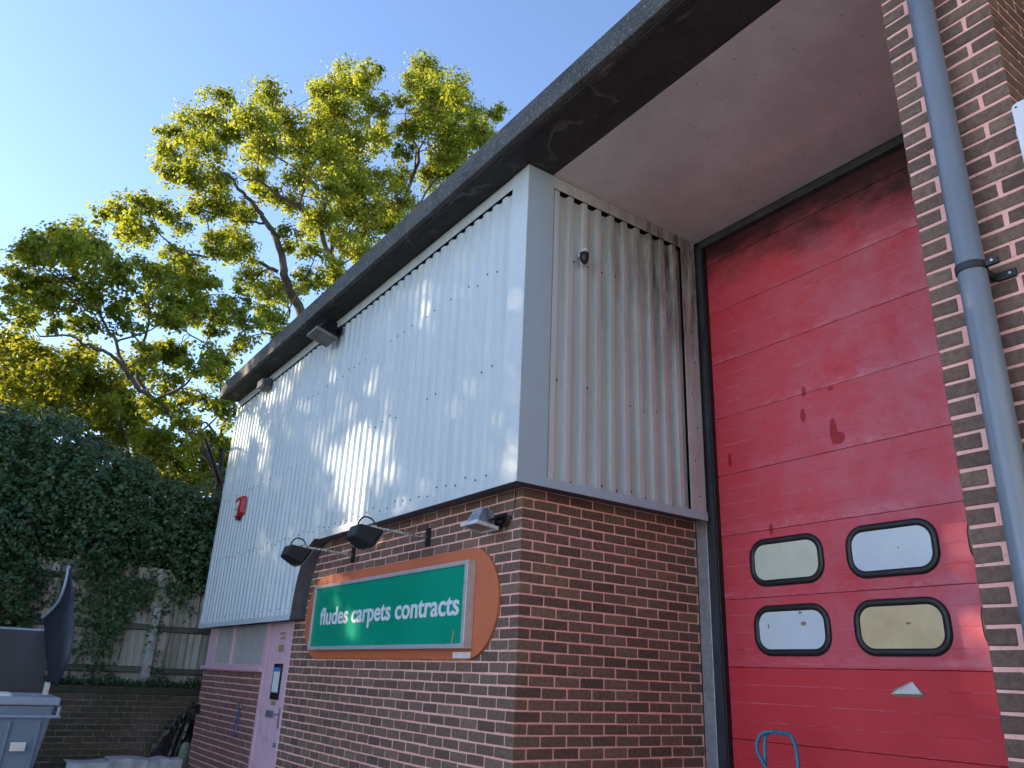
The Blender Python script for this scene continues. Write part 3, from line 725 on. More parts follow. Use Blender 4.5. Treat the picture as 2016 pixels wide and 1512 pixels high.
# floodlights
def floodlight(x, y, z, label, mats, tilt=0.0, sc=1.0, mount='wall', name='floodlight', hh=.135):
    t = thing(name, label, 'floodlight', (x, y, z))
    rot = Matrix.Rotation(tilt, 4, 'X')
    def T(p):
        q = rot @ Vector((p[0]*sc, p[1]*sc, p[2]*sc)); return (x+q.x, y+q.y, z+q.z)
    hm = MB()
    A = [T(p) for p in ((-.13, -.11, 0), (.13, -.11, 0), (.13, .11, 0), (-.13, .11, 0))]
    B = [T(p) for p in ((-.085, -.045, hh), (.085, -.045, hh), (.085, .085, hh), (-.085, .085, hh))]
    hm.hexa(A, B); hm.build('lamp_housing', mats[0], t, bev=0.016*sc)
    rm = MB()
    def hb(x0, x1, y0, y1, z0, z1):
        rm.hexa([T(p) for p in ((x0, y0, z0), (x1, y0, z0), (x1, y1, z0), (x0, y1, z0))], [T(p) for p in ((x0, y0, z1), (x1, y0, z1), (x1, y1, z1), (x0, y1, z1))])
    hb(-.155, .155, -.135, -.105, -.032, .004); hb(-.155, .155, .105, .135, -.032, .004); hb(-.155, -.125, -.1049, .1049, -.032, .004); hb(.125, .155, -.1049, .1049, -.032, .004)
    rm.build('lens_frame', mats[1], t, bev=0.004*sc)
    ln = MB(); ln.hexa([T(p) for p in ((-.124, -.104, -.022), (.124, -.104, -.022), (.124, .104, -.022), (-.124, .104, -.022))], [T(p) for p in ((-.124, -.104, -.002), (.124, -.104, -.002), (.124, .104, -.002), (-.124, .104, -.002))])
    ln.build('lens', mats[2], t)
    br = MB()
    wy = 0.0 if mount == 'wall' else CY-0.014
    for sx in (-1, 1):
        p0 = T((sx*.162, 0.0, .03))
        br.tube([p0, (p0[0], (p0[1]+wy)/2, p0[2]+0.05*sc), (p0[0]-sx*.05*sc, wy-0.012, p0[2]+0.055*sc)], 0.011*sc, 6)
    br.box(x-0.13*sc, x+0.13*sc, wy-0.02, wy-0.001, z+0.03*sc, z+0.14*sc)
    br.build('bracket', M['black_metal'], t)
    return t
fl3 = floodlight(-0.275, -0.175, 2.655, 'weathered grey floodlight on the brick corner right of the sign', (simple('weathered_blue_grey', (0.26, 0.30, 0.36), (0.06, 0.075, 0.10), 22, 0.4, 0, (1, 1, .4)), M['dirty_white'], M['lens']), math.radians(-8), 0.72, hh=.17)
cb = MB()
for i in range(5):
    pts = [(-0.27+rnd.uniform(-.02, .02), -0.10, 2.70+rnd.uniform(-.03, .03))]
    for q in range(3): pts.append((-0.22+rnd.uniform(-.05, .06), -0.03+rnd.uniform(-.02, .015), 2.69+rnd.uniform(-.04, .04)))
    pts.append((-0.12, -0.01, 2.72)); cb.tube(catmull(pts, 4), 0.010, 6)
cb.tube(catmull([(-0.16, -0.012, 2.70), (-0.10, -0.02, 2.71), (-0.075, -0.012, 2.80), (-0.08, -0.008, 2.915)], 5), 0.004, 6)
cb.build('cable_tangle', M['rubber'], fl3, smooth=True)
floodlight(-3.62, -0.36, 5.27, 'large dark floodlight with dusty lens under the eaves on white cladding', (M['black_metal'], M['lens'], M['lens']), math.radians(-16), 1.0, 'clad', hh=.21)
# bulkhead lamp further along
t = thing('bulkhead_lamp', 'small dark bulkhead lamp under the eaves near the far end of the cladding', 'lamp', (-6.05, CY-0.01, 5.36))
b = MB(); b.box(-6.20, -5.92, CY-0.10, CY-0.013, 5.32, 5.46); b.build('lamp_housing', M['dark_steel'], t, bev=0.02)
b = MB(); b.box(-6.18, -5.94, CY-0.155, CY-0.1005, 5.335, 5.445); b.build('lens', simple('bulkhead_lens', (.10, .11, .13), (.07, .08, .1), 9, 0.3), t, bev=0.015)
b = MB(); b.box(-6.215, -6.2005, CY-0.07, CY-0.013, 5.36, 5.42); b.build('gland', M['dark_steel'], t)

# alarm box
t = thing('alarm_box', 'red and white alarm siren box high on the white cladding', 'alarm box', (-6.45, CY, 3.54))
pol = [(-.17, .05), (-.17, .27), (-.13, .30), (.13, .30), (.17, .27), (.17, .05), (.08, 0.0), (-.08, 0.0)]
MB().prism(pol, lambda p, k: (-6.45+p[0]*(1-.12*k), CY-0.008-0.058*k, 3.54+.15+(p[1]-.15)*(1-.10*k))).build('casing', M['red_plastic'], t, bev=0.008)
pol2 = [(-.145, .045), (-.145, .205), (.05, .225), (.07, .18), (.015, .12), (.015, .02), (-.07, .02)]
MB().prism(pol2, lambda p, k: (-6.45+p[0], CY-0.0665-0.004*k, 3.54+p[1]+.01)).build('front_label', M['white_plastic'], t)
b = MB(); b.box(-6.56, -6.45, CY-0.0718, CY-0.0706, 3.655, 3.670); b.build('label_print', M['screw'], t)
b = MB(); b.box(-6.50, -6.40, CY-0.058, CY-0.012, 3.515, 3.5395); b.build('strobe', M['rubber'], t, bev=0.004)

# dome sensor on the recess cladding
t = thing('dome_sensor', 'small black dome sensor with white cap on the recess cladding', 'sensor', (0.168, 0.375, 4.80))
def lathe(prof_, cx, cy, n=16, capb=True):
    v = []; f = []
    for (r_, z_) in prof_:
        for j in range(n): a = 2*math.pi*j/n; v.append((cx+r_*math.cos(a), cy+r_*math.sin(a), z_))
    for i in range(len(prof_)-1):
        for j in range(n): f.append((i*n+j, i*n+(j+1) % n, (i+1)*n+(j+1) % n, (i+1)*n+j))
    f += [tuple(range(n))[::-1], tuple(range((len(prof_)-1)*n, len(prof_)*n))]
    return v, f
MB().add(*lathe([(.038, 4.895), (.043, 4.90), (.043, 4.915), (.03, 4.932), (.008, 4.938)], 0.222, 0.375)).build('cap', M['dirty_white'], t, smooth=True)
MB().add(*lathe([(.010, 4.80), (.026, 4.812), (.036, 4.84), (.038, 4.87), (.036, 4.8945)], 0.222, 0.375)).build('dome', M['rubber'], t, smooth=True)
b = MB(); b.box(0.1665, 0.20, 0.35, 0.40, 4.87, 4.925); b.tube(catmull([(0.19, 0.362, 4.88), (0.20, 0.352, 4.82), (0.215, 0.365, 4.79)], 5), 0.005, 6); b.build('bracket', M['dirty_white'], t)

# downpipe
t = thing('downpipe', 'grey plastic downpipe on the right-hand brick pier', 'downpipe', (3.243, -0.085, 0))
b = MB(); b.tube([(3.243, -0.085, z) for z in (0.0, 1.5, 3.0, 4.2, SOF-0.013)], 0.0545, 28); b.build('pipe', M['pipe'], t, smooth=True)
for zz in (3.275, 1.2):
    b = MB()
    v, f = lathe([(.0605, zz-.017), (.0605, zz+.017)], 3.243, -0.085, 28); b.add(v, f)
    b.box(3.300, 3.350, -0.097, -0.079, zz-.014, zz+.014)
    b.box(3.24, 3.25, -0.03, -0.001, zz-.02, zz+.02); b.box(3.30, 3.375, -0.015, -0.001, zz-.055, zz-.02); b.box(3.285, 3.30, -0.075, -0.002, zz-.05, zz-.0175)
    b.build('bracket', M['rubber'], t, bev=0.002)
b = MB(); b.tube([(3.33, -0.105, 3.275), (3.33, -0.0975, 3.275)], 0.006, 6); b.tube([(3.355, -0.022, 3.236), (3.355, -0.0155, 3.236)], 0.006, 6); b.build('bolt', M['galv'], t)

# white plate sign projecting from the pier
t = thing('plate_sign', 'blank white plate sign projecting from the pier at the right edge', 'sign', (3.495, -0.05, 3.42))
b = MB(); b.prism(rrect(3.80, 3.66, 0.60, 0.59, 0.02, 4), lambda p, k: (p[0], -0.056+0.005*k, p[1])); b.build('plate', M['white_plastic'], t)
b = MB(); b.tube([(3.517, -0.059, 3.935), (3.517, -0.0565, 3.935)], 0.005, 6); b.build('screw', M['screw'], t)
for z in (3.5, 3.8):
    b = MB(); b.box(3.4945, 3.55, -0.0505, 0.06, z, z+.03); b.build('bracket', M['galv'], t)

# torn paper on the door
t = thing('torn_paper', 'torn scrap of white paper stuck low on the red loading door', 'paper', (1.645, DY-0.004, 1.61))
MB().add([(1.535, DY-.006, 1.628), (1.575, DY-.022, 1.634), (1.684, DY-.012, 1.712), (1.672, DY-.004, 1.705)], [(0, 1, 2, 3)]).build('rolled_edge', M['paper'], t)
MB().add([(1.565, DY-.020, 1.631), (1.755, DY-.028, 1.634), (1.690, DY-.008, 1.708), (1.69, DY-.026, 1.672)], [(0, 1, 3), (1, 2, 3), (0, 3, 2)]).build('sheet', M['paper'], t)
MB().add([(1.545, DY-.0045, 1.616), (1.752, DY-.0045, 1.618), (1.756, DY-.0045, 1.640), (1.69, DY-.0045, 1.700), (1.56, DY-.0045, 1.66)], [(0, 1, 2, 3, 4)]).build('glue_patch', M['card'], t)

# teal sack truck leaning on the red door
t = thing('sack_truck', 'teal tubular sack truck handle standing in front of the red door', 'sack truck', (0.99, 1.36, 0))
def up(x, z): return (x, 1.40+0.10*(z-1.0), z)
b = MB(); b.tube(catmull([up(.865, .12), up(.865, .7), up(.862, 1.15), up(.86, 1.29), up(.88, 1.35), up(.93, 1.367), up(1.00, 1.362), up(1.055, 1.355), up(1.09, 1.31), up(1.108, 1.22), up(1.12, 1.0), up(1.13, .5), up(1.13, .12)], 6), 0.0125, 10); b.build('frame', M['teal'], t, smooth=True)
b = MB(); b.tube(catmull([up(.93, 1.367), (.865, 1.405, 1.352), (.832, 1.39, 1.30), (.828, 1.385, 1.25), (.852, 1.388, 1.20), (.90, 1.39, 1.13), (.96, 1.392, 1.04), (1.04, 1.39, .92), (1.13, 1.35, .78)], 6), 0.0115, 10); b.build('handle', M['teal'], t, smooth=True)
b = MB()
for z in (.35, .62, .88): b.tube([up(.866, z), up(1.126, z)], 0.009, 8)
b.build('cross_bar', M['teal'], t)
b = MB(); b.box(.84, 1.15, 1.08, 1.325, 0.012, 0.02); b.build('toe_plate', M['teal'], t)
for x in (.80, 1.19):
    b = MB(); b.tube([(x-.025, 1.40, .12), (x+.025, 1.40, .12)], 0.115, 20); b.build('wheel', M['rubber'], t, bev=.01)
b = MB(); b.tube([(.78, 1.40, .12), (1.21, 1.40, .12)], 0.01, 8); b.build('axle', M['handle_steel'], t)

# loop of blue cord hung on the far brickwork, and the black tap beside it
cx_, cz_ = -5.72, 1.16
t = thing('cord_loop', 'blue cord loop hanging from a hook on the brickwork beside the pink door', 'cord', (cx_, 0, 0.82))
b = MB(); b.tube(catmull([(cx_+.05, -.012, cz_), (cx_+.06, -.010, 1.02), (cx_+.05, -.008, .90), (cx_, -.008, .838), (cx_-.07, -.008, .85), (cx_-.06, -.010, .95), (cx_-.01, -.012, 1.06), (cx_+.03, -.012, cz_)], 6), 0.007, 6); b.build('cord', M['cord'], t, smooth=True)
b = MB(); b.box(cx_-.01, cx_+.10, -.03, -.001, cz_, cz_+.05); b.build('hook', M['handle_steel'], t, bev=.004)
t = thing('wall_tap', 'black outdoor tap on the far corner of the brickwork', 'tap', (-7.49, 0, 1.0))
b = MB(); b.box(-7.54, -7.44, -.03, -.001, 1.0, 1.12); b.build('back_plate', M['black_metal'], t, bev=.006)
b = MB(); b.tube(catmull([(-7.49, -.02, 1.08), (-7.49, -.10, 1.08), (-7.49, -.14, 1.05), (-7.49, -.145, 1.0)], 5), .018, 10); b.tube([(-7.49, -.09, 1.08), (-7.49, -.09, 1.13)], .008, 8); b.tube([(-7.53, -.09, 1.135), (-7.45, -.09, 1.135)], .01, 8); b.build('spout', M['black_metal'], t, smooth=True)

# ------------------------------------------------------------------ retaining wall, fence, things in the corner
WX = -8.0
rw = thing('retaining_wall', 'mossy brown brick retaining wall with concrete capping below the fence', 'wall', (WX, 0, 0))
core = MB(); core.box(WX-0.24, WX-0.006, -14, 9, 0, 1.205); rcore = core.build('wall_core', M['mortar_old'], rw)
core = MB(); core.box(WX-0.27, WX+0.02, -14, 9, 1.206, 1.31); core.build('capping', M['moss'], rw, bev=0.015)
oldrest = MB()
for k in range(16):
    z = 1.20-0.075*k-0.0375
    if z < 0.03: break
    y = -5.0 + (0.1125 if k % 2 else 0)
    while y < 2.6:
        me = brick_mesh(0.1, 0.215, 0.065, rnd.randrange(4))
        c_ = np.array([WX-0.05+rnd.uniform(-.003, .003), y+0.1075, z])
        if -1.95 < y < 0.25 and z > .35:
            key = ('old', me.name)
            if key not in mesh_cache:
                m2 = me.copy(); m2.materials.clear(); m2.materials.append(M['brick_old']); mesh_cache[key] = m2
            o = bpy.data.objects.new('brick', mesh_cache[key]); COL.objects.link(o); o.parent = rw; o.location = c_-ORG[rw]
        else:
            vv = np.empty(len(me.vertices)*3); me.vertices.foreach_get('co', vv); oldrest.add(vv.reshape(-1, 3)+c_, [tuple(p.vertices) for p in me.polygons])
        y += 0.225
oldrest.build('bricks', M['brick_old'], rw, kind='stuff')

fn = thing('timber_fence', 'weathered pale board fence with dark rails on top of the retaining wall', 'fence', (WX-0.12, -0.66, 1.31))
FX = WX-0.14
fb = []
for vv_ in range(3):
    th = 0.006+0.004*vv_
    fb.append(None)
y = -6.2; i = 0
board_meshes = []
for vv_ in range(5):
    q = MB(); lr = random.Random(vv_)
    q.hexa([(0, -.052, 0), (.006, -.052, 0), (.028, .052, 0), (0, .052, 0)], [(lr.uniform(-.006, .006), -.052+lr.uniform(-.004, .004), 1.62), (.006, -.052, 1.62+lr.uniform(-.02, .02)), (.028, .052, 1.62), (0, .052, 1.62)])
    board_meshes.append(new_mesh('board', q.v, q.f, M['timber']))
while y < 3.2:
    o = bpy.data.objects.new('board', board_meshes[rnd.randrange(5)]); COL.objects.link(o); o.parent = fn
    o.location = np.array([FX-0.02+rnd.uniform(-.004, .004), y, 1.315+rnd.uniform(-.012, .012)])-ORG[fn]; o.rotation_euler = (rnd.uniform(-.012, .012), 0, rnd.uniform(-.05, .05))
    y += 0.098
for z in (1.52, 2.095, 2.72):
    for ya, yb in ((-6.2, -4.42), (-4.28, -2.60), (-2.46, -0.735), (-0.59, 1.22), (1.36, 3.2)):
        q = MB(); q.prism([(FX-.003, z-.045), (FX+.045, z-.032), (FX+.045, z+.028), (FX-.003, z+.045)], lambda p, k: (p[0], ya+(yb-ya)*k, p[1]+(.012 if k else -.004)))
        q.build('rail', M['rail'], fn)
for y in (-4.35, -2.53, -0.662, 1.29, 3.1):
    q = MB(); q.hexa([(FX-.05, y-.06, 1.312), (FX+.085, y-.06, 1.312), (FX+.085, y+.06, 1.312), (FX-.05, y+.06, 1.312)], [(FX-.05, y-.055, 2.42), (FX+.075, y-.05, 2.38), (FX+.075, y+.05, 2.38), (FX-.05, y+.055, 2.42)])
    q.build('concrete_post', M['conc'], fn, bev=0.01)

# bollard, black sack, white sheets on a pallet
t = thing('bollard', 'short round-topped grey bollard at the far corner of the building', 'bollard', (-7.78, -0.02, 0))
MB().add(*lathe([(.095, 0), (.085, .04), (.08, .5), (.074, .56), (.055, .60), (.025, .618)], -7.78, -0.02, 20)).build('post', M['moss'] if False else simple('bollard_concrete', (.24, .25, .20), (.15, .17, .12), 10, .85), t, smooth=True)
MB().add(*lathe([(.12, 0), (.12, .03), (.096, .045)], -7.78, -0.02, 20)).build('base', M['conc'], t)
t = thing('refuse_sack', 'crumpled black polythene sack slumped against the retaining wall', 'sack', (-7.86, -0.22, 0))
bm = bmesh.new(); bmesh.ops.create_icosphere(bm, subdivisions=4, radius=1)
for q in bm.verts:
    p = q.co.copy(); z01 = (p.z+1)/2
    wv = 0.30*(1-z01)**.5+0.05; lean = 0.16*z01
    nz = 0.10*math.sin(9*p.x+5*p.z)*math.cos(7*p.y-3*p.z)+0.07*math.sin(17*p.y+11*p.x)+0.05*math.sin(23*p.z+13*p.y)
    q.co = Vector((-7.86+p.x*0.10*(1+nz), -0.24+lean+p.y*wv*(1+2*nz)*1.0, 0.01+0.95*max(0, z01)**.9*(1+0.5*nz)))
    q.co.z = max(q.co.z, 0.005); q.co.x = max(min(q.co.x, -7.74), WX+0.006)
vv = [tuple(q.co) for q in bm.verts]; ff = [tuple(x.index for x in p.verts) for p in bm.faces]; bm.free()
MB().add(vv, ff).build('bag', M['sack'], t, smooth=False)
MB().tube(catmull([(-7.87, -0.10, .93), (-7.87, -0.07, .99), (-7.86, -0.02, 1.0)], 5), [.03]*5+[.022]*4+[.03, .035], 8).build('tied_neck', M['sack'], t)
t = thing('timber_pallet', 'dark stack of timber beneath the white sheets by the retaining wall', 'pallet', (-7.70, -0.80, 0))
for i, x in enumerate((-7.9, -7.68, -7.5)):
    b = MB(); b.box(x, x+.09, -1.55, -.06, 0, .10); b.box(x+.001, x+.089, -1.54, -.07, .185, .275); b.build('bearer', M['wood_dark'], t, bev=.004)
for i in range(7):
    y = -1.53+i*.215; b = MB(); b.box(-7.92, -7.40, y, y+.15, .101, .184); b.build('slat', M['wood_dark'], t)
t = thing('white_sheet', 'flat white plastic sheets lying along the foot of the mossy wall', 'sheet', (-7.66, -0.75, .276))
for (ya, yb, z0, z1, xx) in ((-1.50, -.98, .278, .42, -7.43), (-1.02, -.55, .279, .44, -7.45), (-.58, -.10, .2785, .43, -7.47)):
    n = 12; v = []; f = []
    for i in range(n+1):
        y = ya+(yb-ya)*i/n
        w_ = .012*math.sin(9*y)+.008*math.sin(23*y)
        top = z1+.012*math.sin(7*y+1)+(.03 if -.45 < y < -.22 else 0)*math.sin((y+.45)/.23*math.pi if -.45 < y < -.22 else 0)
        v += [(xx+w_, y, z0), (xx-.01+w_, y, top-.012), (xx-.03+w_, y, top), (xx-.38, y, top+.006)]
    f = [(i*4+j, (i+1)*4+j, (i+1)*4+j+1, i*4+j+1) for i in range(n) for j in range(3)]
    o = MB().add(v, f).build('sheet', M['dirty_white'], t); md = o.modifiers.new('thick', 'SOLIDIFY'); md.thickness = .004

# ------------------------------------------------------------------ wheeled bin with its lid thrown open
t = thing('wheeled_bin', 'large blue-grey steel waste bin with its curved dark lid thrown open', 'bin', (-5.25, -2.75, 0))
XF, XB, YR, YL = -4.72, -5.78, -2.10, -3.42
b = MB(); b.hexa([(XB+.12, YL+.10, .22), (XF-.16, YL+.10, .22), (XF-.16, YR-.10, .22), (XB+.12, YR-.10, .22)], [(XB, YL, 1.195), (XF, YL, 1.195), (XF, YR, 1.195), (XB, YR, 1.195)])
body = b.build('body', M['bin_blue'], t, bev=.02)
b = MB()
b.box(XF-.03, XF+.035, YL-.03, YR+.03, 1.197, 1.272); b.box(XB-.035, XB+.03, YL-.03, YR+.03, 1.197, 1.272); b.box(XB+.031, XF-.031, YR-.03, YR+.03, 1.197, 1.272); b.box(XB+.031, XF-.031, YL-.03, YL+.03, 1.197, 1.272)
b.build('rim', M['bin_edge'], t, bev=.012)
b = MB(); b.tube(catmull([(XF+.01, YL, 1.10), (XF+.045, YL+.02, 1.10), (XF+.045, -2.7, 1.10), (XF+.045, YR-.0, 1.10), (XF+.03, YR+.03, 1.11), (XF+.03, YR+.035, 1.19)], 6), .016, 8); b.build('handle', M['bin_edge'], t, smooth=True)
for yy_ in (-3.2, -2.95, -2.7, -2.45, -2.2):
    b = MB(); b.hexa([(XF-.155, yy_-.02, .26), (XF-.135, yy_-.012, .26), (XF-.135, yy_+.012, .26), (XF-.155, yy_+.02, .26)], [(XF-.012, yy_-.02, 1.06), (XF+.008, yy_-.012, 1.06), (XF+.008, yy_+.012, 1.06), (XF-.012, yy_+.02, 1.06)]); b.build('rib', M['bin_blue'], t, bev=.004)
b = MB(); b.box(XF-.012, XF+.010, -2.40, -2.275, .80, .875); b.build('label_plate', M['paper'], t)
# lid: upright back leaf and curved end cheek
b = MB(); b.hexa([(XB-.02, YL, 1.275), (XB+.02, YL, 1.275), (XB+.02, YR-.03, 1.275), (XB-.02, YR-.03, 1.275)], [(XB-.06, YL, 1.90), (XB-.02, YL, 1.90), (XB-.02, YR-.10, 1.90), (XB-.06, YR-.10, 1.90)])
b.build('lid', M['bin_dark'], t)
b = MB(); b.tube([(XB-.04, YL, 1.905), (XB-.04, YR-.10, 1.905)], .018, 8); b.build('lid_edge', M['bin_edge'], t)
def cheek_pt(u, v):
    p0 = np.array([-4.75, -2.08]); dr = np.array([-5.7, -2.30])-p0; nr = np.array([dr[1], -dr[0]])
    d = ray(u, v); k = ((p0-CAM[:2])@nr)/(d[:2]@nr); return CAM+d*k
outer = [cheek_pt(*p) for p in ((138, 1115), (143, 1150), (145, 1180), (148, 1240), (137, 1300), (113, 1352))]
inner = [cheek_pt(*p) for p in ((134, 1117), (128, 1150), (118, 1180), (88, 1216), (91, 1280), (98, 1345))]
b = MB()
for a, c_ in zip(outer, inner):
    b.v += [tuple(a), tuple((a+c_)/2+np.array([0, .03, 0])), tuple(c_)]
b.f = [(3*i+j, 3*i+3+j, 3*i+4+j, 3*i+1+j) for i in range(len(outer)-1) for j in range(2)]
o = b.build('lid_cheek', M['bin_dark'], t, smooth=True); md = o.modifiers.new('thick', 'SOLIDIFY'); md.thickness = .012
ed_ = [cheek_pt(*p) for p in ((138, 1114), (131, 1150), (120, 1180), (105, 1200), (86, 1217))]
b = MB(); b.tube(catmull([p+np.array([.01, -.012, 0]) for p in ed_], 5), .017, 8); b.build('cheek_edge', M['bin_edge'], t, smooth=True)
b = MB(); hp = cheek_pt(99, 1345); b.box(hp[0]-.05, hp[0]+.05, hp[1]-.05, hp[1]+.0, 1.275, 1.40); b.build('hinge', M['galv'], t, bev=.006)
b = MB(); b.box(-5.4, -5.0, -3.0, -2.45, 1.10, 1.292); b.build('rubbish', M['paper'], t, bev=.03)
for x in (XF-.28, XB+.25):
    for y in (YR-.22, YL+.22):
        b = MB(); b.tube([(x, y-.025, .10), (x, y+.025, .10)], .10, 16); b.box(x-.03, x+.03, y-.045, y-.03, .08, .222); b.box(x-.03, x+.03, y+.03, y+.045, .08, .222); b.build('castor', M['rubber'], t)
# ------------------------------------------------------------------ added pale unit outside the frame, bounces sunlight onto return wall and recess
ou = thing('bounce_unit', 'unseen pale clad unit added to bounce sunlight into the recess', 'building', (17, -10, 0))
b = MB(); b.box(14.9, 24, -24, 3, 0, 2.2); b.build('bounce_unit_plinth', M['render'], ou)
b = MB(); b.box(14.8, 24, -24, 3, 2.201, 7.2); b.build('bounce_unit_cladding', M['clad'], ou)
b = MB(); b.box(14.4, 24.2, -24.3, 3.3, 7.201, 7.45); b.build('roof', M['fascia'], ou)
for y in (-21, -15, -9, -3):
    b = MB(); b.box(14.86, 14.899, y-1.6, y+1.6, 0.02, 2.19); b.build('loading_door', M['pipe'], ou)

# ------------------------------------------------------------------ vegetation
def leaves_mesh(name, C, N, size, tint, mat, fold=0.25, aspect=0.62):
    n = len(C)
    N = N/(np.linalg.norm(N, axis=1, keepdims=True)+1e-9)
    A = rng.normal(size=(n, 3)); T = np.cross(N, A); T /= np.linalg.norm(T, axis=1, keepdims=True)+1e-9
    B = np.cross(N, T); S = size[:, None]
    v = np.empty((n, 6, 3))
    w = S*aspect*0.5
    v[:, 0] = C-T*S*0.5
    v[:, 1] = C-T*S*0.12+B*w*0.85+N*S*fold*0.35
    v[:, 2] = C+T*S*0.22+B*w+N*S*fold*0.4
    v[:, 3] = C+T*S*0.5
    v[:, 4] = C+T*S*0.22-B*w+N*S*fold*0.4
    v[:, 5] = C-T*S*0.12-B*w*0.85+N*S*fold*0.35
    me = bpy.data.meshes.new(name)
    me.vertices.add(n*6); me.vertices.foreach_set('co', v.reshape(-1).astype(np.float32))
    base = (np.arange(n)*6)[:, None]
    q = np.concatenate([base+np.array([0, 3, 2, 1])[None], base+np.array([0, 5, 4, 3])[None]], 1).reshape(-1).astype(np.int32)
    me.loops.add(len(q)); me.loops.foreach_set('vertex_index', q)
    me.polygons.add(n*2); me.polygons.foreach_set('loop_start', (np.arange(n*2)*4).astype(np.int32)); me.polygons.foreach_set('loop_total', np.full(n*2, 4, np.int32))
    me.update(calc_edges=True); me.validate()
    a = me.attributes.new('tint', 'FLOAT', 'POINT'); a.data.foreach_set('value', np.repeat(np.clip(tint, 0, 1), 6).astype(np.float32))
    me.materials.append(mat)
    return me
class Wood:
    def __init__(s): s.mb = MB(); s.P = []; s.Rr = []
    def limb(s, pts, r0, r1, wob=0.04, m=6, n=7, keep=True):
        c = catmull(pts, m); k = len(c)
        c[1:-1] += rng.normal(size=(k-2, 3))*wob*np.linspace(1, .4, k-2)[:, None]*0.5
        R = (r0+(r1-r0)*np.linspace(0, 1, k)**0.8)*0.54
        s.mb.tube(c, R, n, True)
        if keep: s.P += list(c); s.Rr += list(R)
        return c
    def near(s, p):
        P = np.array(s.P); d = np.linalg.norm(P-p, axis=1) + 0.6*np.maximum(0, P[:, 2]-p[2]+0.2)
        i = int(np.argmin(d)); return P[i], s.Rr[i]
def clump_leaves(c, r, nsub, per, leaf, wood, src, out, tint0, sub=0.36):
    """one bough end: twigs to sub-clumps, each a rosette of leaves"""
    for _ in range(nsub):
        d = rng.normal(size=3); d /= np.linalg.norm(d); d[2] = d[2]*0.8+0.12
        q = c+d*r*(rng.random()**0.45)*0.95
        if wood is not None and rng.random() < 0.6:
            mid = (c+q)/2+rng.normal(size=3)*r*0.12
            wood.mb.tube(np.array([c, mid, q]), [0.010, 0.007, 0.003], 4, False)
        k = max(4, int(per*rng.uniform(0.5, 1.4)))
        rr = r*sub*rng.uniform(0.7, 1.25)
        L = rng.normal(size=(k, 3))*rr*np.array([0.62, 0.62, 0.42])
        Nn = L*np.array([1, 1, 0.8])/rr+np.array([0, 0, 0.75])+rng.normal(size=(k, 3))*0.55
        out['C'].append(q+L); out['N'].append(Nn); out['S'].append(leaf*rng.uniform(0.65, 1.25, k)); out['T'].append(np.clip(tint0+rng.normal(size=k)*0.14+rng.normal()*0.07, 0, 1))
def finish(root, wood, out, mat, lname='crown'):
    me = leaves_mesh(lname, np.concatenate(out['C'])-ORG[root], np.concatenate(out['N']), np.concatenate(out['S']), np.concatenate(out['T']), mat)
    o = bpy.data.objects.new(lname, me); COL.objects.link(o); o.parent = root
    tr = wood.mb.build('trunk', M['bark'], root, smooth=True)
    return o, tr
def new_out(): return {'C': [], 'N': [], 'S': [], 'T': []}

def photo_tree(name, label, rng_m, base_px, base_z, limbs, blobs, mat, tint, leaf, nsub, per, dj=0.9, back=0.35):
    """limbs and boughs follow the directions seen in the photograph; depth spreads round the tree's own stand"""
    b0 = at_range(base_px[0], base_px[1], rng_m)
    loc = np.array([b0[0], b0[1], base_z])
    root = thing(name, label, 'tree', tuple(loc), 'trees beyond the fence')
    wood = Wood(); out = new_out()
    for (pts, r0, r1, d0, d1) in limbs:
        n = len(pts)
        P = [at_range(u, v, rng_m+d0+(d1-d0)*i/(n-1)) if not isinstance(u, str) else loc for i, (u, v) in enumerate(pts)]
        wood.limb(P, r0, r1)
    for (u, v, rp) in blobs:
        for rep in range(2):
            if rep == 1 and rng.random() > back: continue
            dd = rng.normal()*dj if rep == 0 else rng.uniform(1.0, 2.6)
            c = at_range(u+rng.normal()*4*(1+4*rep), v+rng.normal()*4*(1+4*rep), rng_m+dd)
            dist = np.linalg.norm(c-CAM)
            r = rp/FPX*dist*0.93
            s, sr = wood.near(c)
            L = np.linalg.norm(c-s)
            mid = (s+c)/2+np.array([0, 0, 0.10*L])+rng.normal(size=3)*0.08*L
            q = catmull([s, mid, c], 5); r0 = min(sr*0.7, 0.012+0.016*L)
            wood.mb.tube(q, np.linspace(r0, 0.009, len(q)), 5, False)
            if rep == 0 and L < 1.6: wood.P += list(q[4:]); wood.Rr += list(np.linspace(r0, 0.009, len(q))[4:])
            area = (r/0.5)**2
            clump_leaves(c, r, max(3, int(nsub*area)), per, leaf, wood, s, out, tint)
    finish(root, wood, out, mat)
    return root

A_blobs = [(540,190,40),(510,232,45),(560,240,46),(470,240,32),(590,290,40),(520,300,42),(410,235,32),(380,252,42),(338,262,30),(345,300,42),(400,300,42),(325,345,32),(370,350,42),(420,360,38),(440,270,36),
 (640,182,40),(690,165,40),(724,150,32),(735,205,36),(680,230,46),(630,240,42),(700,280,46),(650,300,46),(742,280,32),
 (830,165,36),(880,180,42),(905,200,32),(850,215,46),(800,195,26),(870,250,42),(820,272,36),(900,270,38),(860,310,38),(940,258,36),(985,232,24),(962,270,28),(910,300,38),(840,350,40),(790,300,26),
 (600,350,44),(650,370,44),(700,350,42),(742,370,42),(560,400,36),(620,430,40),(690,420,42),(740,420,38),(780,350,36),(790,400,38),(720,460,38),(670,480,38),(620,490,36),(570,470,30),(610,560,36),(655,540,36),(705,505,36),(760,450,34),
 (280,400,32),(240,420,36),(208,420,26),(268,445,36),(320,420,32),(350,440,36),(390,420,36),(430,400,36),(300,470,26),(480,480,40),(430,490,36),(505,545,36),(545,575,36),(470,420,30),(505,350,30)]
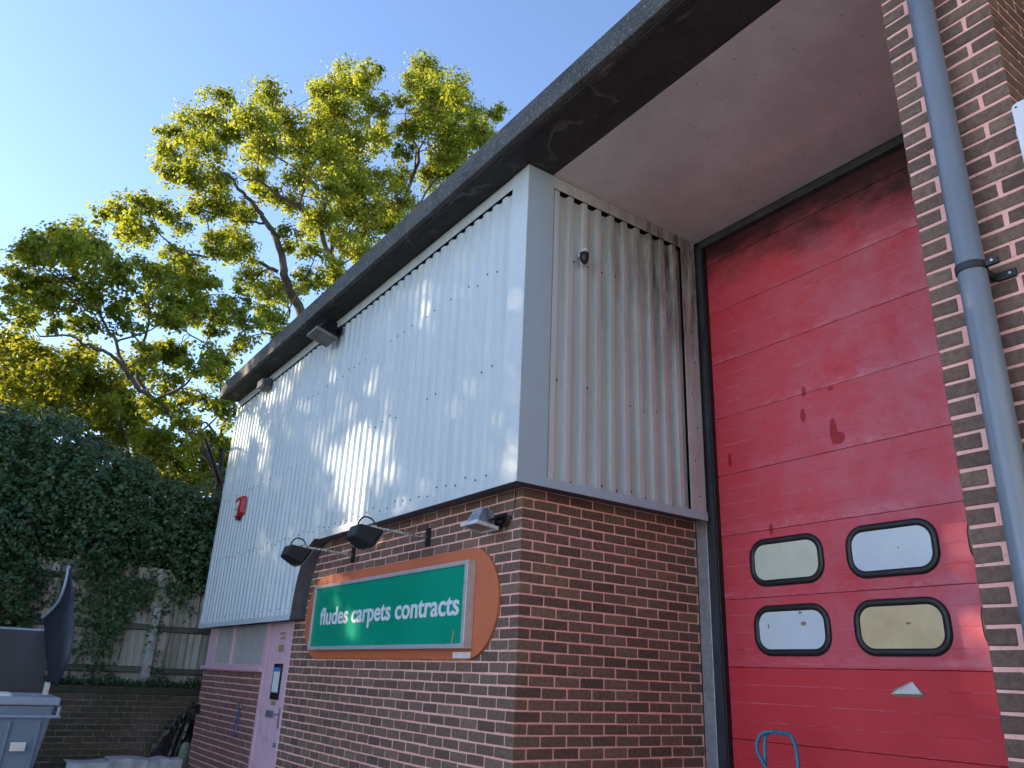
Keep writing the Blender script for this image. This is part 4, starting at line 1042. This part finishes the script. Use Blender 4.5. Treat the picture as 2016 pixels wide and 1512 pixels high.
A_limbs = [([(640,900),(612,700),(591,613),(565,558),(555,506),(542,465),(521,433),(495,397),(469,371),(453,350),(417,329)], .26, .035, 0, -.4),
 ([(547,535),(500,511),(464,504),(396,504),(354,496),(312,459)], .085, .025, -.1, -1.0),
 ([(530,440),(492,436),(458,433),(427,412)], .06, .02, -.2, .5),
 ([(640,880),(655,680),(659,553),(656,517),(646,496),(625,444),(604,423),(573,397),(542,381),(510,355),(479,355)], .22, .025, .2, -.8),
 ([(656,525),(651,475),(630,381),(599,340),(552,313),(521,272)], .10, .025, .4, .9),
 ([(658,520),(677,500),(661,423),(698,355),(708,324),(729,230),(724,162)], .10, .02, .5, .6),
 ([(700,640),(760,480),(823,319),(807,272),(797,246),(854,204),(885,173)], .13, .02, .8, 1.2),
 ([(760,480),(840,380),(900,290),(960,255)], .07, .02, .9, 1.6),
 ([(565,600),(560,630),(443,626),(312,621)], .05, .02, -.3, -.6)]
photo_tree('oak_tree', 'tall sunlit oak tree rising behind the roof of the unit', 16.5, (640, 1200), 2.0, A_limbs, A_blobs, M['oak_leaf'], 0.42, 0.086, 21, 54, 0.9, 0.40)
B_blobs = [(50,492,32),(90,490,40),(28,540,28),(140,492,40),(190,488,36),(230,520,40),(180,540,42),(120,540,42),(60,560,42),(18,590,32),(40,622,36),(100,600,38),(150,600,42),(210,600,42),(258,568,36),(230,640,36),(170,650,30),(300,540,40),(350,545,42),(390,540,42),(412,575,38),(340,590,40),(290,600,36),(320,640,36),(380,625,38),(430,610,32),(470,590,36),(482,635,36),(430,655,30),(530,625,36),(550,660,28),(480,680,36),(422,700,36),(380,725,36),(440,745,32),(330,700,36),(288,700,36),(340,765,42),(400,785,42),(440,805,36),(300,800,42),(380,845,42),(430,865,36),(400,905,40),(440,920,36),(110,655,26)]
B_limbs = [([(450,1100),(430,950),(395,880),(359,840),(312,793),(271,761),(245,725),(219,699),(167,678),(141,662),(78,662)], .135, .025, 0, -1.2),
 ([(245,725),(215,650),(180,590),(130,545),(70,510)], .06, .018, -.5, .4),
 ([(300,785),(270,735),(290,650),(300,580),(340,540)], .07, .018, -.2, .8),
 ([(430,950),(440,830),(432,740),(432,699),(365,652)], .09, .02, .2, .6),
 ([(432,740),(470,660),(520,630)], .05, .018, .4, .9)]
photo_tree('oak_tree', 'leaning dark-limbed oak tree reaching out over the hedge at left', 14.2, (450, 1250), 1.9, B_limbs, B_blobs, M['oak_leaf'], 0.30, 0.082, 20, 54, 0.7, 0.45)
C1 = [(20,690,42),(60,720,48),(110,730,48),(150,762,48),(100,785,48),(40,785,45),(8,750,40),(-30,700,45),(-40,770,45),(60,830,45),(120,830,45),(-20,840,45)]
photo_tree('maple_tree', 'yellow-green bushy tree at the far left behind the hedge', 18.5, (60, 1250), 3.0, [([(60,1100),(70,950),(60,850),(40,760)], .13, .03, 0, .3), ([(65,900),(110,800),(140,750)], .07, .02, 0, -.4), ([(62,880),(10,800),(-30,730)], .07, .02, 0, .6)], C1, M['yellow_leaf'], 0.5, 0.098, 18, 54, 1.0, 0.9)
C2 = [(200,750,46),(240,790,42),(180,820,44),(240,850,42),(300,872,46),(350,905,46),(400,955,38),(330,955,40),(280,930,42),(210,880,42),(170,720,36),(270,820,40),(360,965,38),(200,800,40)]
photo_tree('maple_tree', 'yellow-green bushy tree between the hedge and the far end of the unit', 17.0, (260, 1250), 3.0, [([(280,1150),(265,980),(250,880),(215,780)], .12, .03, 0, .3), ([(262,960),(310,900),(360,905)], .06, .02, 0, -.3)], C2, M['yellow_leaf'], 0.45, 0.098, 18, 54, 1.0, 0.9)

# ---- ivy hedge spilling over the fence
def hedge():
    root = thing('ivy_hedge', 'dark green ivy and bramble hedge spilling over the fence', 'hedge', (-8.9, -1.5, 1.3))
    out = new_out(); wood = Wood()
    def lump(c, r, k, leaf, tint):
        d = rng.normal(size=(k, 3)); d /= np.linalg.norm(d, axis=1, keepdims=True)
        d = np.where((d[:, :1] < -0.35), d*np.array([-1, 1, 1]), d)
        rad = r*(0.72+0.33*rng.random((k, 1)))*(1+0.16*np.sin(6*d[:, :1]+9*d[:, 1:2])+0.12*np.sin(13*d[:, 2:]+5*d[:, 1:2]))
        out['C'].append(c+d*rad); out['N'].append(d*0.7+np.array([0.25, -0.1, 0.55])+rng.normal(size=(k, 3))*0.45)
        out['S'].append(leaf*rng.uniform(0.55, 1.3, k)); out['T'].append(np.clip(tint+rng.normal(size=k)*0.22, 0, 1))
    y = -8.0
    while y < 2.4:
        top = 4.75 - 0.20*(y+3.4) if y > -3.4 else 4.75+0.05*(-3.4-y)
        top += 0.22*math.sin(1.9*y+.6)+0.12*math.sin(4.3*y)
        low = 2.88+0.08*math.sin(2.3*y) if y > -2.35 else 1.5
        for zz_ in (1.75, 2.15, 2.55, 2.95, 3.3): lump(np.array([-9.15+rng.normal()*.1, y+rng.normal()*.1, zz_]), 0.48, 480, 0.08, 0.3)
        z = low+0.25
        while z < top:
            t_ = (z-low)/(top-low)
            x = -8.42-0.55*t_**1.6+rng.normal()*0.13+0.22*math.sin(t_*math.pi)
            r = rng.uniform(0.34, 0.56)
            lump(np.array([x, y+rng.normal()*0.12, z]), r, int(1500*r*r/0.2), 0.068, 0.25+0.3*t_)
            if rng.random() < .9: lump(np.array([x-0.65, y+rng.normal()*0.15, z+rng.uniform(0, .3)]), 0.5, 700, 0.08, 0.4)
            if rng.random() < 0.5:
                p0 = np.array([x-.5, y, max(1.4, z-1.2)]); p1 = np.array([x, y+rng.normal()*.2, z])
                wood.limb([p0, (p0+p1)/2+rng.normal(size=3)*.12, p1+np.array([.25, rng.normal()*.2, .1])], .018, .006, .02, 4, 5, False)
            z += 0.36
        y += 0.38
    # trailing stems over the boards
    for i in range(44):
        u_ = rng.random()
        y = rng.uniform(-1.62, -0.74) if u_ < .62 else (rng.normal()*.09-.50 if u_ < .74 else (rng.uniform(-.4, .3) if u_ < .84 else rng.uniform(-4, -1.7)))
        z0 = 2.75; ln = (rng.uniform(.2, 1.4) if -1.65 < y < -.45 else abs(rng.normal())*.3+.1); k = int(14+ln*56)
        tt = rng.random(k); yy = y+0.16*np.sin(tt*4+i)+rng.normal(size=k)*0.07; zz = z0-ln*tt+rng.normal(size=k)*.03
        xx = FX+0.05+np.abs(rng.normal(size=k))*0.045
        ok = zz > 1.32
        out['C'].append(np.stack([xx, yy, zz], 1)[ok]); kk = int(ok.sum())
        out['N'].append(np.array([0.9, -0.1, 0.35])+rng.normal(size=(kk, 3))*0.45); out['S'].append(0.062*rng.uniform(.6, 1.3, kk)); out['T'].append(np.clip(0.4+rng.normal(size=kk)*.25, 0, 1))
        wood.mb.tube(catmull([(FX+.045, y, z0+.1), (FX+.05, y+.06, z0-ln*.4), (FX+.05, y+.05, z0-ln*.9)], 4), .005, 4, False)
    # moss and creeper along the capping
    k = 2600
    yy = rng.uniform(-3.5, .2, k); out['C'].append(np.stack([WX-.10+rng.random(k)*.13, yy, 1.315+np.abs(rng.normal(size=k))*.035*(1+1.2*np.sin(yy*5+1)**2)], 1)); out['N'].append(np.array([.5, 0, .8])+rng.normal(size=(k, 3))*.5); out['S'].append(.045*rng.uniform(.5, 1.2, k)); out['T'].append(rng.random(k)*.5)
    me = leaves_mesh('foliage', np.concatenate(out['C'])-ORG[root], np.concatenate(out['N']), np.concatenate(out['S']), np.concatenate(out['T']), M['ivy_leaf'], 0.2, 0.62)
    o = bpy.data.objects.new('foliage', me); COL.objects.link(o); o.parent = root
    wood.mb.build('stems', M['bark'], root, smooth=True)
hedge()

# ---- row of tall trees across the yard, towards the sun: they dapple the facade
def yard_tree():
    root = thing('yard_tree', 'tall leafy tree across the yard in front of the unit', 'tree', (0, 0, 0), 'trees across the yard')
    wood = Wood(); out = new_out()
    wood.limb([(0, 0, 0), (.1, .05, 3), (-.1, .1, 6), (.1, 0, 9.5), (0, .1, 12)], .28, .05, .05)
    for i in range(16):
        z = 2.2+i*.6; a = i*2.4; L = 3.0*math.sin(min(1, (z-1)/6)*math.pi*.5)*(1.25-z/14)
        wood.limb([(0, 0, z), (L*.5*math.cos(a), L*.5*math.sin(a), z+.5), (L*math.cos(a+.2), L*math.sin(a+.2), z+1.0)], .09, .025, .05, 4, 6)
    for i in range(YT_BLOBS):
        a = rng.uniform(0, 2*math.pi); z = rng.uniform(1.8, 13.2)
        R = 3.5*math.sqrt(max(0.04, 1-((z-7.2)/6.6)**2))*rng.random()**0.5
        c = np.array([R*math.cos(a), R*math.sin(a), z]); s_, sr = wood.near(c)
        wood.mb.tube(np.array([s_, (s_+c)/2+[0, 0, .1], c]), [.02, .014, .008], 4, False)
        clump_leaves(c, rng.uniform(.5, .85), 9, 17, 0.19, None, s_, out, 0.35)
    finish(root, wood, out, M['oak_leaf'])
    return root
YT_BLOBS = 140; YT_SEED = 5
_keep = rng; rng = np.random.default_rng(YT_SEED); yt = yard_tree(); rng = _keep
spots = [(-13.2, -12.6, 0, 1.02), (-9.2, -12.2, 1.1, 1.02), (-17.2, -12.8, 3.6, 1.05), (-11.2, -15.4, 4.4, 1.02), (-15.4, -15.8, 5.1, 1.05), (-19.8, -14.8, 0.7, 0.85), (-7.6, -15.0, 2.2, 1.0)]
for i, (x, y, a, sc) in enumerate(spots):
    if i == 0: rt = yt
    else:
        rt = yt.copy(); COL.objects.link(rt)
        for ch in yt.children:
            q = ch.copy(); COL.objects.link(q); q.parent = rt
    rt.location = (x, y, 0); rt.rotation_euler = (0, 0, a); rt.scale = (sc, sc, sc)
